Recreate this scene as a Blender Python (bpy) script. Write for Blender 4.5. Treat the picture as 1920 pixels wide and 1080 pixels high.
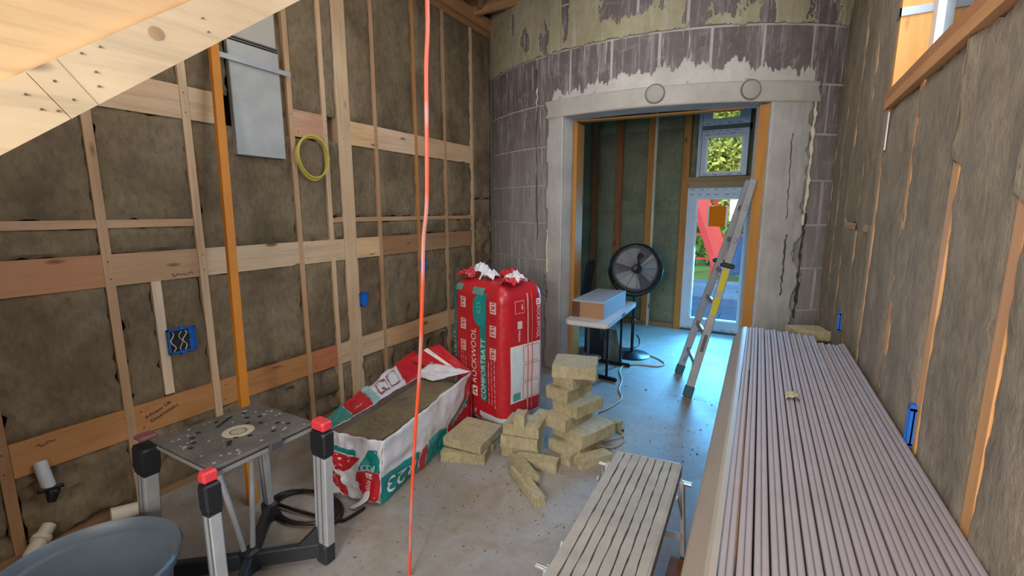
import bpy, math, random
from mathutils import Vector, Matrix, noise
random.seed(7)
for o in list(bpy.data.objects): bpy.data.objects.remove(o)
SC = bpy.context.scene
COL = SC.collection
R = math.radians
# ------------------------------------------------------------------ camera
FPX, HOR, VX, CH = 860.0, 395.0, 1450.0, 1.75
TH = math.atan((540 - HOR) / FPX); YAW = math.atan((VX - 960) * math.cos(TH) / FPX)
cam = bpy.data.cameras.new('camera'); co = bpy.data.objects.new('camera', cam); COL.objects.link(co)
cam.sensor_width = 36; cam.lens = 36 * FPX / 1920; cam.clip_start = .02; cam.clip_end = 300
co.location = (0, 0, CH); co.rotation_euler = (math.pi / 2 - TH, 0, YAW)
SC.camera = co
FW = Vector((-math.sin(YAW) * math.cos(TH), math.cos(YAW) * math.cos(TH), -math.sin(TH)))
RT = Vector((math.cos(YAW), math.sin(YAW), 0)); UP = RT.cross(FW); CP = Vector((0, 0, CH))
# a measured point of the photograph placed on a known plane of the room
def ray(x, y): return FW + RT * ((x - 960) / FPX) - UP * ((y - 540) / FPX)
def at_x(x, y, X): d = ray(x, y); return CP + d * (X / d.x)
def at_y(x, y, Y): d = ray(x, y); return CP + d * (Y / d.y)
def at_z(x, y, Z=0.): d = ray(x, y); return CP + d * ((Z - CH) / d.z)
# ------------------------------------------------------------------ world, lights, exposure
w = bpy.data.worlds.new('world'); SC.world = w; w.use_nodes = True
nt = w.node_tree; sky = nt.nodes.new('ShaderNodeTexSky'); sky.sky_type = 'NISHITA'; sky.sun_disc = False
sky.sun_elevation = R(38); sky.sun_rotation = R(200); sky.altitude = 100
nt.links.new(sky.outputs[0], nt.nodes['Background'].inputs[0]); nt.nodes['Background'].inputs[1].default_value = .42
def light(name, kind, loc, energy, color=(1, 1, 1), target=None, **kw):
    l = bpy.data.lights.new(name, kind); l.energy = energy; l.color = color
    for k, v in kw.items(): setattr(l, k, v)
    o = bpy.data.objects.new(name, l); COL.objects.link(o); o.location = loc
    if target is not None: o.rotation_euler = (Vector(target) - Vector(loc)).to_track_quat('-Z', 'Y').to_euler()
    return o
light('sun', 'SUN', (0, 12, 9), 2.2, (1, .95, .86), target=(3, 18, 0), angle=R(1))
light('work_light', 'POINT', (-.25, -1.1, 1.85), 112, (1, .94, .87), shadow_soft_size=.12)
light('rear_fill', 'AREA', (-.5, -2.3, 2.2), 130, (1, .96, .92), target=(-1.3, 4.5, 1.3), shape='RECTANGLE', size=1.5, size_y=1.6)  # added soft fill behind the camera, no actual lamp there
light('ceiling_fill', 'AREA', (-1.2, 2.2, 3.85), 34, (1, .96, .92), target=(-1.2, 2.2, 0), shape='RECTANGLE', size=2.4, size_y=2.4)  # added overhead fill, an unseen panel rather than a fixture
light('door_daylight', 'AREA', (-.64, 7.16, 1.15), 150, (.10, .50, 1.0), target=(-.66, 5.9, 0), shape='RECTANGLE', size=.6, size_y=1.7, spread=R(130))
light('window_daylight', 'AREA', (.53, 2.0, 2.9), 45, (.72, .86, 1), target=(-2.5, 2.4, 1.6), shape='RECTANGLE', size=1.3, size_y=1.0)
SC.view_settings.view_transform = 'Standard'; SC.view_settings.look = 'None'
SC.view_settings.gamma = 1; SC.view_settings.use_curve_mapping = False; SC.view_settings.exposure = 0.0

# ------------------------------------------------------------------ materials
def lin(h):
    if isinstance(h, str):
        c = [int(h[i:i + 2], 16) / 255 for i in (0, 2, 4)]
        return tuple(((v / 12.92) if v <= .04045 else ((v + .055) / 1.055) ** 2.4) for v in c) + (1,)
    return h
MC = {}
class NT:
    def __init__(s, name, rough=.6, metal=0.):
        s.m = bpy.data.materials.new(name); s.m.use_nodes = True; s.t = s.m.node_tree
        s.b = s.t.nodes['Principled BSDF']; s.b.inputs['Roughness'].default_value = rough; s.b.inputs['Metallic'].default_value = metal
        s.obj = s.t.nodes.new('ShaderNodeTexCoord').outputs['Object']
        s.pos = s.t.nodes.new('ShaderNodeNewGeometry').outputs['Position']
        s.rnd = s.t.nodes.new('ShaderNodeObjectInfo').outputs['Random']
    def n(s, t, **k):
        x = s.t.nodes.new(t)
        for a, b in k.items(): setattr(x, a, b)
        return x
    def l(s, a, b): s.t.links.new(a, b)
    def scale(s, src, sc, loc=(0, 0, 0)):
        m = s.n('ShaderNodeMapping'); m.inputs['Scale'].default_value = sc; m.inputs['Location'].default_value = loc; s.l(src, m.inputs['Vector']); return m.outputs[0]
    def noise(s, vec, scale=5, detail=4, rough=.6, dist=0):
        x = s.n('ShaderNodeTexNoise'); x.inputs['Scale'].default_value = scale; x.inputs['Detail'].default_value = detail
        x.inputs['Roughness'].default_value = rough; x.inputs['Distortion'].default_value = dist; s.l(vec, x.inputs['Vector']); return x.outputs['Fac']
    def ramp(s, f, stops):
        x = s.n('ShaderNodeValToRGB'); e = x.color_ramp.elements
        while len(e) < len(stops): e.new(.5)
        for i, (p, c) in enumerate(stops): e[i].position = p; e[i].color = lin(c) if isinstance(c, str) else (c, c, c, 1)
        s.l(f, x.inputs[0]); return x.outputs[0]
    def mix(s, f, a, b, mode='MIX'):
        x = s.n('ShaderNodeMix', data_type='RGBA', blend_type=mode)
        if isinstance(f, (int, float)): x.inputs[0].default_value = f
        else: s.l(f, x.inputs[0])
        for i, v in ((6, a), (7, b)):
            if isinstance(v, (str, tuple)): x.inputs[i].default_value = lin(v)
            else: s.l(v, x.inputs[i])
        return x.outputs[2]
    def bump(s, f, strength=.3, dist=.01):
        x = s.n('ShaderNodeBump'); x.inputs['Strength'].default_value = strength; x.inputs['Distance'].default_value = dist
        s.l(f, x.inputs['Height']); s.l(x.outputs[0], s.b.inputs['Normal'])
    def col(s, c):
        if isinstance(c, (str, tuple)): s.b.inputs['Base Color'].default_value = lin(c)
        else: s.l(c, s.b.inputs['Base Color'])
        return s
def plain(hexc, rough=.5, metal=0., var=.12, bump=0., name=None):
    k = ('p', hexc, rough, metal, bump)
    if k in MC: return MC[k]
    x = NT(name or 'paint_' + hexc, rough, metal)
    f = x.noise(x.pos, 9, 4); d = x.ramp(f, [(.3, 1 - var), (.7, 1.0)])
    x.col(x.mix(1., hexc, d, 'MULTIPLY'))
    if bump: x.bump(x.noise(x.pos, 60, 3), bump, .004)
    MC[k] = x.m; return x.m
def wood(tone, axis='z', dark=None, knots=True):
    k = ('w', tone, axis)
    if k in MC: return MC[k]
    x = NT('wood_' + axis + '_' + tone, .7)
    sc = {'x': (.6, 9, 9), 'y': (9, .6, 9), 'z': (9, 9, .6)}[axis]
    v = x.scale(x.pos, sc); g = x.noise(v, 3.2, 5, .6, .6)
    c = x.ramp(g, [(.25, .72), (.5, .96), (.75, 1.06)])
    c = x.mix(1., tone, c, 'MULTIPLY')
    big = x.noise(x.pos, 1.7, 2); c = x.mix(x.ramp(big, [(.4, 0.), (.7, .35)]), c, x.mix(1., c, 'd9b48c', 'MULTIPLY'))
    if knots:
        vo = x.n('ShaderNodeTexVoronoi'); vo.inputs['Scale'].default_value = 1.
        x.l(x.scale(x.pos, {'x': (2.2, 7, 7), 'y': (7, 2.2, 7), 'z': (7, 7, 2.2)}[axis]), vo.inputs['Vector'])
        c = x.mix(x.ramp(vo.outputs['Distance'], [(.06, .85), (.13, 0.)]), c, x.mix(1., c, '7a4a2a', 'MULTIPLY'))
    x.col(c); x.bump(g, .12, .003); MC[k] = x.m; return x.m
def wool(name, a, b, c):
    if name in MC: return MC[name]
    x = NT(name, .95)
    f = x.noise(x.pos, 2.3, 6, .62, .4); fine = x.noise(x.scale(x.pos, (1, 1, .5)), 38, 5, .7)
    colr = x.ramp(f, [(.28, a), (.52, b), (.78, c)])
    colr = x.mix(1., colr, x.ramp(fine, [(.25, .62), (.55, 1.), (.8, 1.15)]), 'MULTIPLY')
    x.col(colr); x.bump(fine, .55, .012); MC[name] = x.m; return x.m
M_WOOL = wool('stone_wool_brown', '584834', '79684f', '8e7e66')
M_WOOLR = wool('stone_wool_grey', '7a7261', '8f8676', 'a09787')
M_WOOLG = wool('stone_wool_green', '66634a', '7a775a', '898668')
M_SLAB = wool('stone_wool_slab', '958a69', 'aa9f7e', 'bcb293')
def M_floor():
    x = NT('concrete_floor', .5)
    f = x.noise(x.pos, 1.1, 6, .6); fine = x.noise(x.pos, 22, 5, .7)
    c = x.ramp(f, [(.3, '7c7874'), (.52, '93908c'), (.75, 'a8a5a1')])
    # tan dirt trodden around the bags
    g = x.n('ShaderNodeVectorMath', operation='DISTANCE'); x.l(x.pos, g.inputs[0]); g.inputs[1].default_value = (-1.45, 1.75, 0)
    wob = x.n('ShaderNodeMath', operation='MULTIPLY_ADD'); x.l(x.noise(x.pos, 3.5, 5), wob.inputs[0]); wob.inputs[1].default_value = 1.5; x.l(g.outputs['Value'], wob.inputs[2])
    c = x.mix(x.ramp(wob.outputs[0], [(.95, .75), (1.0, .68)]), c, '9a8a76') if False else x.mix(x.ramp(x.noise(x.pos, 2.2, 6, .65, .5), [(.42, 0.), (.66, .85)]), c, '857561')
    c = x.mix(1., c, x.ramp(fine, [(.25, .80), (.5, 1.), (.8, 1.04)]), 'MULTIPLY')
    sp = x.noise(x.pos, 16, 3, .5); c = x.mix(x.ramp(sp, [(.68, 0.), (.74, .7)]), c, '5f5447')
    x.col(c); x.bump(fine, .08, .003); x.l(x.ramp(f, [(.3, .48), (.7, .66)]), x.b.inputs['Roughness']); return x.m
def M_tile():
    x = NT('clay_silo_tile', .65)
    s1 = x.noise(x.scale(x.pos, (9, 9, .9)), 2.2, 6, .65, .3)      # vertical wash marks
    s2 = x.noise(x.scale(x.pos, (22, 22, 1.2)), 2.0, 4, .6)
    blot = x.noise(x.pos, 3.2, 6, .7)
    base = x.mix(x.rnd, '685a5b', '716a6c'); base = x.mix(x.ramp(blot, [(.4, 0.), (.65, .7)]), base, '5a4746')
    sep = x.n('ShaderNodeSeparateXYZ'); x.l(x.pos, sep.inputs[0])
    low = x.ramp(x_div(x, sep.outputs['Z'], 4.), [(.25, .70), (.52, .42), (.72, .10)])
    c = x.mix(low, base, 'a5a4a4')
    c = x.mix(x.ramp(s1, [(.50, 0.), (.72, .60)]), c, 'bcb9ba')
    c = x.mix(x.ramp(s2, [(.60, 0.), (.70, .8)]), c, 'd0ccc6')
    c = x.mix(x.ramp(x.noise(x.pos, 7, 6, .7, .8), [(.55, 0.), (.7, .45)]), c, 'b4b0ad'); x.col(c); x.bump(x.noise(x.pos, 30, 5), .3, .006); return x.m
def x_div(x, s, v):
    m = x.n('ShaderNodeMath', operation='DIVIDE'); x.l(s, m.inputs[0]); m.inputs[1].default_value = v; return m.outputs[0]
def M_conc(name, a, b, c, streak=.5):
    x = NT(name, .8)
    f = x.noise(x.pos, 3.5, 6, .65); s1 = x.noise(x.scale(x.pos, (10, 10, 1)), 2, 5, .6)
    k = x.ramp(f, [(.3, a), (.55, b), (.8, c)]); k = x.mix(x.ramp(s1, [(.5, 0.), (.72, streak)]), k, 'bdbbb6')
    x.col(k); x.bump(x.noise(x.pos, 40, 5), .3, .006); return x.m
MT = M_tile(); MF = M_floor()
MORTAR = M_conc('mortar', 'adaaa5', 'bebab5', 'cdcac5'); CONC = M_conc('cast_concrete', 'a09f9d', 'b2b1af', 'c0bfbc', .4)
BUFF = M_conc('buff_plaster', '989177', 'aba488', 'bdb79f', .65); LIME = M_conc('white_lime_crust', 'b5b3ae', 'c8c5c0', 'd6d4ce', .6)
ALU = plain('b9babd', .4, .3, .2); STEELB = plain('17171a', .4, .3); GALV = plain('b3b2ae', .5, .15, .2)
WHITE = plain('c9cdd0', .5); FOAM = plain('d8d2bd', .8, bump=.5)
def glass():
    m = bpy.data.materials.new('window_glass'); m.use_nodes = True; t = m.node_tree; t.nodes.clear()
    o = t.nodes.new('ShaderNodeOutputMaterial'); a = t.nodes.new('ShaderNodeBsdfTransparent'); a.inputs[0].default_value = (.93, .97, 1, 1)
    g = t.nodes.new('ShaderNodeBsdfGlossy'); g.inputs['Roughness'].default_value = .03
    mx = t.nodes.new('ShaderNodeMixShader'); fr = t.nodes.new('ShaderNodeFresnel'); t.links.new(fr.outputs[0], mx.inputs[0])
    t.links.new(a.outputs[0], mx.inputs[1]); t.links.new(g.outputs[0], mx.inputs[2]); t.links.new(mx.outputs[0], o.inputs[0]); return m
GLASS = glass()

# ------------------------------------------------------------------ mesh helpers
class MB:
    def __init__(s): s.v = []; s.f = []; s.smooth = False
    def add(s, vs, fs):
        b = len(s.v); s.v += [Vector(v) for v in vs]; s.f += [tuple(i + b for i in f) for f in fs]; return s
    def box(s, a, b, rot=None, c=None, bev=0.):
        (x0, y0, z0), (x1, y1, z1) = a, b
        if bev <= 0:
            vs = [(x0, y0, z0), (x1, y0, z0), (x1, y1, z0), (x0, y1, z0), (x0, y0, z1), (x1, y0, z1), (x1, y1, z1), (x0, y1, z1)]
            fs = [(3, 2, 1, 0), (4, 5, 6, 7), (0, 1, 5, 4), (1, 2, 6, 5), (2, 3, 7, 6), (3, 0, 4, 7)]
        else:
            vs = []; e = bev
            for z, k in ((z0, e), (z0 + e, 0), (z1 - e, 0), (z1, e)):
                X0, X1, Y0, Y1 = x0 + k, x1 - k, y0 + k, y1 - k
                vs += [(X0 + e, Y0, z), (X1 - e, Y0, z), (X1, Y0 + e, z), (X1, Y1 - e, z), (X1 - e, Y1, z), (X0 + e, Y1, z), (X0, Y1 - e, z), (X0, Y0 + e, z)]
            fs = [tuple(range(7, -1, -1)), tuple(range(24, 32))]
            for r in range(3):
                for i in range(8): j = (i + 1) % 8; fs.append((r * 8 + i, r * 8 + j, r * 8 + 8 + j, r * 8 + 8 + i))
        if rot is not None:
            c = Vector(c or (0, 0, 0)); vs = [rot @ Vector(v) + c for v in vs]
        return s.add(vs, fs)
    def bar(s, p, q, w, h, up=(0, 0, 1), bev=0.):
        p, q = Vector(p), Vector(q); d = q - p; L = d.length; d.normalize(); x = d.cross(Vector(up))
        if x.length < 1e-4: x = d.cross(Vector((1, 0, 0)))
        x.normalize(); u = x.cross(d)
        rot = Matrix((x, d, u)).transposed()
        return s.box((-w / 2, 0, -h / 2), (w / 2, L, h / 2), rot, p, bev)
    def tube(s, pts, r, n=8, cap=True):
        pts = [Vector(p) for p in pts]; vs = []; fs = []; N = len(pts); prev = None
        for i, p in enumerate(pts):
            d = (pts[min(i + 1, N - 1)] - pts[max(i - 1, 0)]).normalized()
            if prev is None: u = d.cross(Vector((0, 0, 1))); u = u if u.length > .05 else d.cross(Vector((1, 0, 0)))
            else: u = prev - d * prev.dot(d)
            u.normalize(); prev = u; w_ = d.cross(u); rr = r[i] if isinstance(r, (list, tuple)) else r
            for k in range(n): a = 2 * math.pi * k / n; vs.append(p + (u * math.cos(a) + w_ * math.sin(a)) * rr)
        for i in range(N - 1):
            for k in range(n): j = (k + 1) % n; fs.append((i * n + k, i * n + j, i * n + n + j, i * n + n + k))
        if cap: fs += [tuple(range(n - 1, -1, -1)), tuple(range((N - 1) * n, N * n))]
        s.smooth = True; return s.add(vs, fs)
    def lathe(s, prof, c=(0, 0, 0), n=32, rot=None, arc=None):
        vs = []; fs = []; m = len(prof); c = Vector(c)
        for (r, z) in prof:
            for k in range(n):
                a = 2 * math.pi * k / n; v = Vector((r * math.cos(a), r * math.sin(a), z)); vs.append((rot @ v if rot else v) + c)
        for i in range(m - 1):
            for k in range(n): j = (k + 1) % n; fs.append((i * n + k, i * n + j, i * n + n + j, i * n + n + k))
        s.smooth = True; return s.add(vs, fs)
    def grid(s, S, nu, nv, keep=None, back=0.):
        vs = []; fs = []
        for j in range(nv + 1):
            for i in range(nu + 1): vs.append(S(i / nu, j / nv))
        for j in range(nv):
            for i in range(nu):
                if keep and not keep((i + .5) / nu, (j + .5) / nv): continue
                a = j * (nu + 1) + i; fs.append((a, a + 1, a + nu + 2, a + nu + 1))
        return s.add(vs, fs)
    def prism(s, poly, f0, f1):      # poly of 2D points; f0/f1 map them to the two faces
        n = len(poly); vs = [f0(*p) for p in poly] + [f1(*p) for p in poly]
        return s.add(vs, [tuple(range(n - 1, -1, -1)), tuple(range(n, 2 * n))] + [(i, (i + 1) % n, n + (i + 1) % n, n + i) for i in range(n)])
    def make(s, name, mat, parent=None, smooth=None):
        lo = Vector([min(v[i] for v in s.v) for i in range(3)]); hi = Vector([max(v[i] for v in s.v) for i in range(3)])
        org = Vector(((lo.x + hi.x) / 2, (lo.y + hi.y) / 2, lo.z))
        me = bpy.data.meshes.new(name); me.from_pydata([v - org for v in s.v], [], s.f); me.validate(); me.update()
        if mat: me.materials.append(mat)
        if smooth if smooth is not None else s.smooth:
            me.polygons.foreach_set('use_smooth', [True] * len(me.polygons))
            try: me.set_sharp_from_angle(angle=R(40))
            except Exception: pass
        o = bpy.data.objects.new(name, me); COL.objects.link(o); put(o, org, parent); return o
WO = {}
def put(o, org, parent=None):
    WO[o.name] = Vector(org)
    if parent: o.parent = parent; o.location = Vector(org) - WO[parent.name]
    else: o.location = org
def tag(o, label=None, cat=None, group=None, kind=None):
    if label: o['label'] = label
    if cat: o['category'] = cat
    if group: o['group'] = group
    if kind: o['kind'] = kind
    return o
def thing(name, label, cat, loc, group=None):
    o = bpy.data.objects.new(name, None); o.empty_display_size = .1; COL.objects.link(o); put(o, loc); return tag(o, label, cat, group)
def solidify(o, t):
    m = o.modifiers.new('thickness', 'SOLIDIFY'); m.thickness = t; m.offset = -1; return o
def fb(x, y, z, o=4): return noise.fractal(Vector((x, y, z)), .9, 2., o)

# text as a flat mesh, mapped through a surface function
def text2d(s, size=1., res=2):
    cu = bpy.data.curves.new('t', 'FONT'); cu.body = s; cu.size = size; cu.resolution_u = res; cu.align_x = 'CENTER'; cu.align_y = 'CENTER'
    o = bpy.data.objects.new('t', cu); COL.objects.link(o); bpy.context.view_layer.update()
    me = bpy.data.meshes.new_from_object(o.evaluated_get(bpy.context.evaluated_depsgraph_get()))
    vs = [(v.co.x, v.co.y) for v in me.vertices]; fs = [tuple(p.vertices) for p in me.polygons]
    bpy.data.objects.remove(o); bpy.data.meshes.remove(me); bpy.data.curves.remove(cu)
    xs = [v[0] for v in vs]; ys = [v[1] for v in vs]; cx, cy = (min(xs) + max(xs)) / 2, (min(ys) + max(ys)) / 2
    return [(x - cx, y - cy) for x, y in vs], fs, max(xs) - min(xs), max(ys) - min(ys)
def text_on(S, s, c, along, height, mat, parent, name='lettering', ang=0, bold=0.):
    """S(a,b) -> world point; c centre in surface metres; along = length of the word, height = cap height; ang rotates."""
    vs, fs, W, H = text2d(s); sx, sy = along / W, height / H; ca, sa = math.cos(ang), math.sin(ang)
    out = []
    for x, y in vs: x *= sx; y *= sy; out.append(S(c[0] + x * ca - y * sa, c[1] + x * sa + y * ca))
    mb = MB(); mb.add(out, fs); return mb.make(name, mat, parent, smooth=False)
def rect_on(S, a0, a1, b0, b1, mat, parent, name, nu=6, nv=10):
    mb = MB(); mb.grid(lambda u, v: S(a0 + (a1 - a0) * u, b0 + (b1 - b0) * v), nu, nv); return mb.make(name, mat, parent, smooth=True)

# ------------------------------------------------------------------ floor, ceiling, rear wall
XL, XR = -3.17, .44
fl = MB(); fl.grid(lambda u, v: (-4.6 + 6.6 * u, -2.6 + 9.75 * v, 0), 60, 90)
floor = fl.make('floor', MF); solidify(floor, .08); tag(floor, kind='structure')
rear = MB().box((-3.4, -2.7, 0), (.7, -2.6, 4.1)).make('wall_rear', wood('c9a878', 'z')); tag(rear, kind='structure')
st_ = tag(MB().box((-3.3, -.80, 0), (-1.49, -.70, 4.1)).make('wall_light_blocker', wood('b99a70', 'z')), kind='structure')  # unseen wall added behind the camera to shade the left wall
ceil = tag(MB().box((-3.5, -2.7, 4.12), (.8, 5.6, 4.16)).make('ceiling', wood('8f7353', 'y')), kind='structure')
for i in range(15):
    y = -2.3 + i * .5; MB().box((-3.3, y, 3.93), (.6, y + .04, 4.12)).make('ceiling_joist', wood('b08a60', 'x'), ceil)

# ------------------------------------------------------------------ left wall
wl = tag(MB().box((-3.40, -2.6, 0), (-3.32, 5.4, 4.1)).make('wall_left', plain('4a4034', .9)), kind='structure')
PALE, TAN, ORG, BRN, PINK = 'cdb08d', 'b8946f', 'b98450', '9f7752', 'c39879'
def jag_stud(y, wdt, z0, z1, tone, parent, X=XL, side=1, name='stud'):
    mb = MB(); mb.box((X - .14 * side, y - wdt / 2, z0), (X, y + wdt / 2, z1)) if side > 0 else mb.box((X, y - wdt / 2, z0), (X + .14, y + wdt / 2, z1))
    return mb.make(name, wood(tone, 'z'), parent)
studs = [(-1.9, .04), (-1.4, .04), (-.9, .04), (-.4, .04), (.08, .04), (.585, .045), (1.10, .045), (1.585, .045), (2.303, .04), (2.60, .04), (2.79, .135), (3.145, .04), (3.686, .042), (4.16, .04), (4.677, .045)]
for i, (y, wd) in enumerate(studs):
    o = jag_stud(y, wd, .04, 3.80, [TAN, PALE, BRN, PALE, TAN, BRN, TAN, PALE, TAN, PALE, PALE, TAN, ORG, TAN, PALE, PALE][i % 16], wl)
    if wd > .1: o['label'] = 'double-width tan post between the narrow studs'
jag_stud(1.315, .05, .63, 1.335, 'e0c9ad', wl)
MB().box((XL - .14, -2.6, 0), (XL, 5.2, .04)).make('bottom_plate', wood('8a6b4b', 'y'), wl)
MB().box((XL - .14, -2.6, 3.80), (XL, 5.2, 3.86)).make('top_plate', wood('9d7650', 'y'), wl)
MB().box((XL - .10, -2.6, 3.862), (XL + .04, 5.1, 4.0)).make('top_plate', wood('b08055', 'y'), wl)
rows = [(.435, .615), (1.335, 1.512), (2.30, 2.495)]
def blocks(y0, y1, z0, z1, tone, X=XL, dep=.05): return MB().box((X - dep, y0, z0), (X - .002, y1, z1)).make('blocking', wood(tone, 'y'), wl)
SP = [-1.9, -.9, .08, .585, 1.10, 1.585]
for (a, b, t) in [(-2, -.9, TAN), (-.9, .56, TAN), (.61, 1.077, ORG), (1.123, 1.56, ORG), (1.61, 2.283, ORG), (2.323, 2.58, 'b9744c'), (2.62, 2.722, PALE), (2.858, 3.125, PALE), (3.165, 3.665, 'cfa77d'), (3.707, 4.14, 'cfa77d'), (4.18, 4.65, TAN)]: blocks(a, b, *rows[0], t)
for (a, b, t) in [(-2, .56, BRN), (.61, 1.077, 'b07c56'), (1.123, 1.56, TAN), (1.61, 2.283, PALE), (2.323, 2.58, PALE), (2.62, 2.722, PALE), (2.858, 3.125, 'dcb78a'), (3.165, 3.665, BRN), (3.707, 4.14, '9d7a5c'), (4.18, 4.65, '9d7a5c')]: blocks(a, b, *rows[1], t)
for (a, b, t) in [(-2, .56, TAN), (.61, 1.077, TAN), (1.123, 1.56, PALE), (1.61, 1.80, PALE), (2.323, 2.58, PINK), (2.858, 3.125, 'dcb78a'), (3.165, 3.665, 'dcb99a'), (3.707, 4.14, 'cfae8c'), (4.18, 4.65, 'cfae8c')]: blocks(a, b, *rows[2], t)
for (a, b) in [(-.4, .56), (.61, 1.077), (1.123, 1.56)]: blocks(a, b, 1.655, 1.70, TAN)
for (a, b) in [(2.62, 2.722), (2.858, 3.125), (3.165, 3.665), (3.707, 4.14), (4.18, 4.65)]: blocks(a, b, 1.655, 1.695, TAN)
def batt(X, side, y0, y1, z0, z1, parent, mat, jit=.016, bulge=.004, amp=.016, seed=0., lumpy=0., rec=.016, c0=None, c1=None):
    """side=+1: wall on the left, surface looks to +x; -1: wall on the right."""
    H, W = z1 - z0, y1 - y0; nu = max(6, int(W / .032)); nv = max(6, int(H / .034))
    def S(u, v):
        y = y0 + W * u; z = z0 + H * v
        e = min(u * W, (1 - u) * W, v * H, (1 - v) * H)
        f = max(0., min(1., e / .02)); f = f * f * (3 - 2 * f)
        d = -rec + f * (rec - .002 + bulge) + (fb(y * 5 + seed, z * 3, seed) * amp + fb(y * 22, z * 11, seed + 9, 3) * amp * .45) * (.4 + .6 * f)
        if lumpy: d -= max(0, fb(y * 9, z * 9, seed + 4, 3) - .1) * lumpy
        jy = fb(z * 14, seed, y0 * 7, 3) * jit * (1.6 if u in (0, 1) else .8) * (1 if min(u, 1 - u) < .2 else 0)
        jz = fb(y * 14, seed + 3, z0 * 7, 3) * jit * (1 if v in (0, 1) else 0)
        if c0 and u == 0 and z > c0[0] + .12 * fb(z * 6, seed, 2): jy -= c0[1]; d += .02
        if c1 and u == 1 and z > c1[0] + .12 * fb(z * 6, seed, 2): jy += c1[1]; d += .02
        return (X + side * d, y + jy, z + jz)
    mb = MB(); mb.grid(S, nu, nv)
    if side > 0: mb.f = [f[::-1] for f in mb.f][::-1]; mb.f = [f[::-1] for f in mb.f]
    o = mb.make('insulation_batt', mat, parent, smooth=True); return o
bays = [(-1.9, -.9), (-.9, .08), (.08, .563), (.607, 1.078), (1.122, 1.563), (1.607, 2.284), (2.322, 2.58), (2.62, 2.723), (2.857, 3.126), (3.165, 3.665), (3.707, 4.14), (4.18, 4.655), (4.70, 5.12)]
zsegs = [(.04, .435), (.615, 1.335), (1.512, 1.655), (1.70, 2.30), (2.495, 3.80)]
k = 0
for (a, b) in bays:
    segs = list(zsegs)
    if a in (1.607, 2.322, -1.9, -.9, .08): segs = [(.04, .435), (.615, 1.335), (1.512, 2.30), (2.495, 3.80)]
    if a == 4.70: segs = [(.04, 1.9), (1.9, 3.80)]
    for (z0, z1) in segs:
        k += 1
        if a == 1.607 and z0 > 2: segs2 = []; continue
        if a == 1.122 and z0 == .615:
            batt(XL, 1, 1.122, 1.29, z0, z1, wl, M_WOOL, seed=k * 3.1); batt(XL, 1, 1.34, 1.563, z0, z1, wl, M_WOOL, seed=k * 3.7); continue
        batt(XL, 1, a, b, z0, z1, wl, M_WOOL, jit=.016, amp=.02 if z0 < .1 else .014, seed=k * 3.1, lumpy=.09 if z0 < .1 else (.03 if a > 2.8 and z0 in (1.70, .615, 1.512) else 0.))
batt(XL, 1, 1.607, 1.855, 2.497, 3.80, wl, M_WOOL, seed=71.); batt(XL - .03, 1, 1.97, 2.284, 2.0, 3.80, wl, M_WOOL, seed=77.)
# galvanised duct panel let into the wall and its strap
c0 = at_x(430, 200, XL + .03); c1 = at_x(522, 200, XL + .03)
pn = thing('sheet_metal_panel', 'tall dull galvanised sheet metal panel between studs above the yellow coil', 'metal panel', (XL, 2.04, 2.13))
MB().box((XL - .012, 1.86, 2.12), (XL + .030, 2.215, 2.84), bev=.004).make('lower_sheet', GALV, pn)
MB().box((XL - .012, 1.865, 2.87), (XL + .022, 2.21, 3.7), bev=.004).make('upper_sheet', plain('b3aea2', .6), pn)
for z in (2.845, 2.86): MB().box((XL - .01, 1.86, z), (XL + .035, 2.215, z + .008)).make('seam', plain('6d6a66', .5, .5), pn)
p, q = at_x(398, 97, XL + .045), at_x(545, 141, XL + .045)
tag(MB().bar(p, q, .004, .032).make('metal_strap', plain('b9bcbf', .4, .5)), 'thin pale metal strap nailed across the sheet metal panel', 'strap')
# orange upright
b0 = at_z(474, 945); t0 = at_x(396, 40, XL + .05)
og = plain('c47a1c', .6); tag(MB().bar(b0, t0, .05, .03, up=(1, 0, 0)).make('orange_board', og), 'long orange upright board leaning on the left wall from floor upward', 'board')
# coil of yellow cable
def coil(c, ry, rz, n, r, tilt, name, mat):
    pts = []; 
    for i in range(n * 28 + 1):
        a = 2 * math.pi * i / 28; kk = i / 28
        pts.append(Vector((c.x + .012 * math.sin(kk * 2.1), c.y + (ry + .012 * math.sin(kk * 3 + a * .5)) * math.cos(a + kk * .1), c.z + (rz + .012 * math.cos(kk * 4)) * math.sin(a + kk * .1))))
    return MB().tube(pts, r, 6).make(name, mat)
tag(coil(at_x(588, 296, XL + .05), .135, .16, 3, .0065, 0, 'cable_coil', plain('c9b84e', .5)), 'small coil of yellow cable hanging on the left wall stud', 'cable coil')
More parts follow.
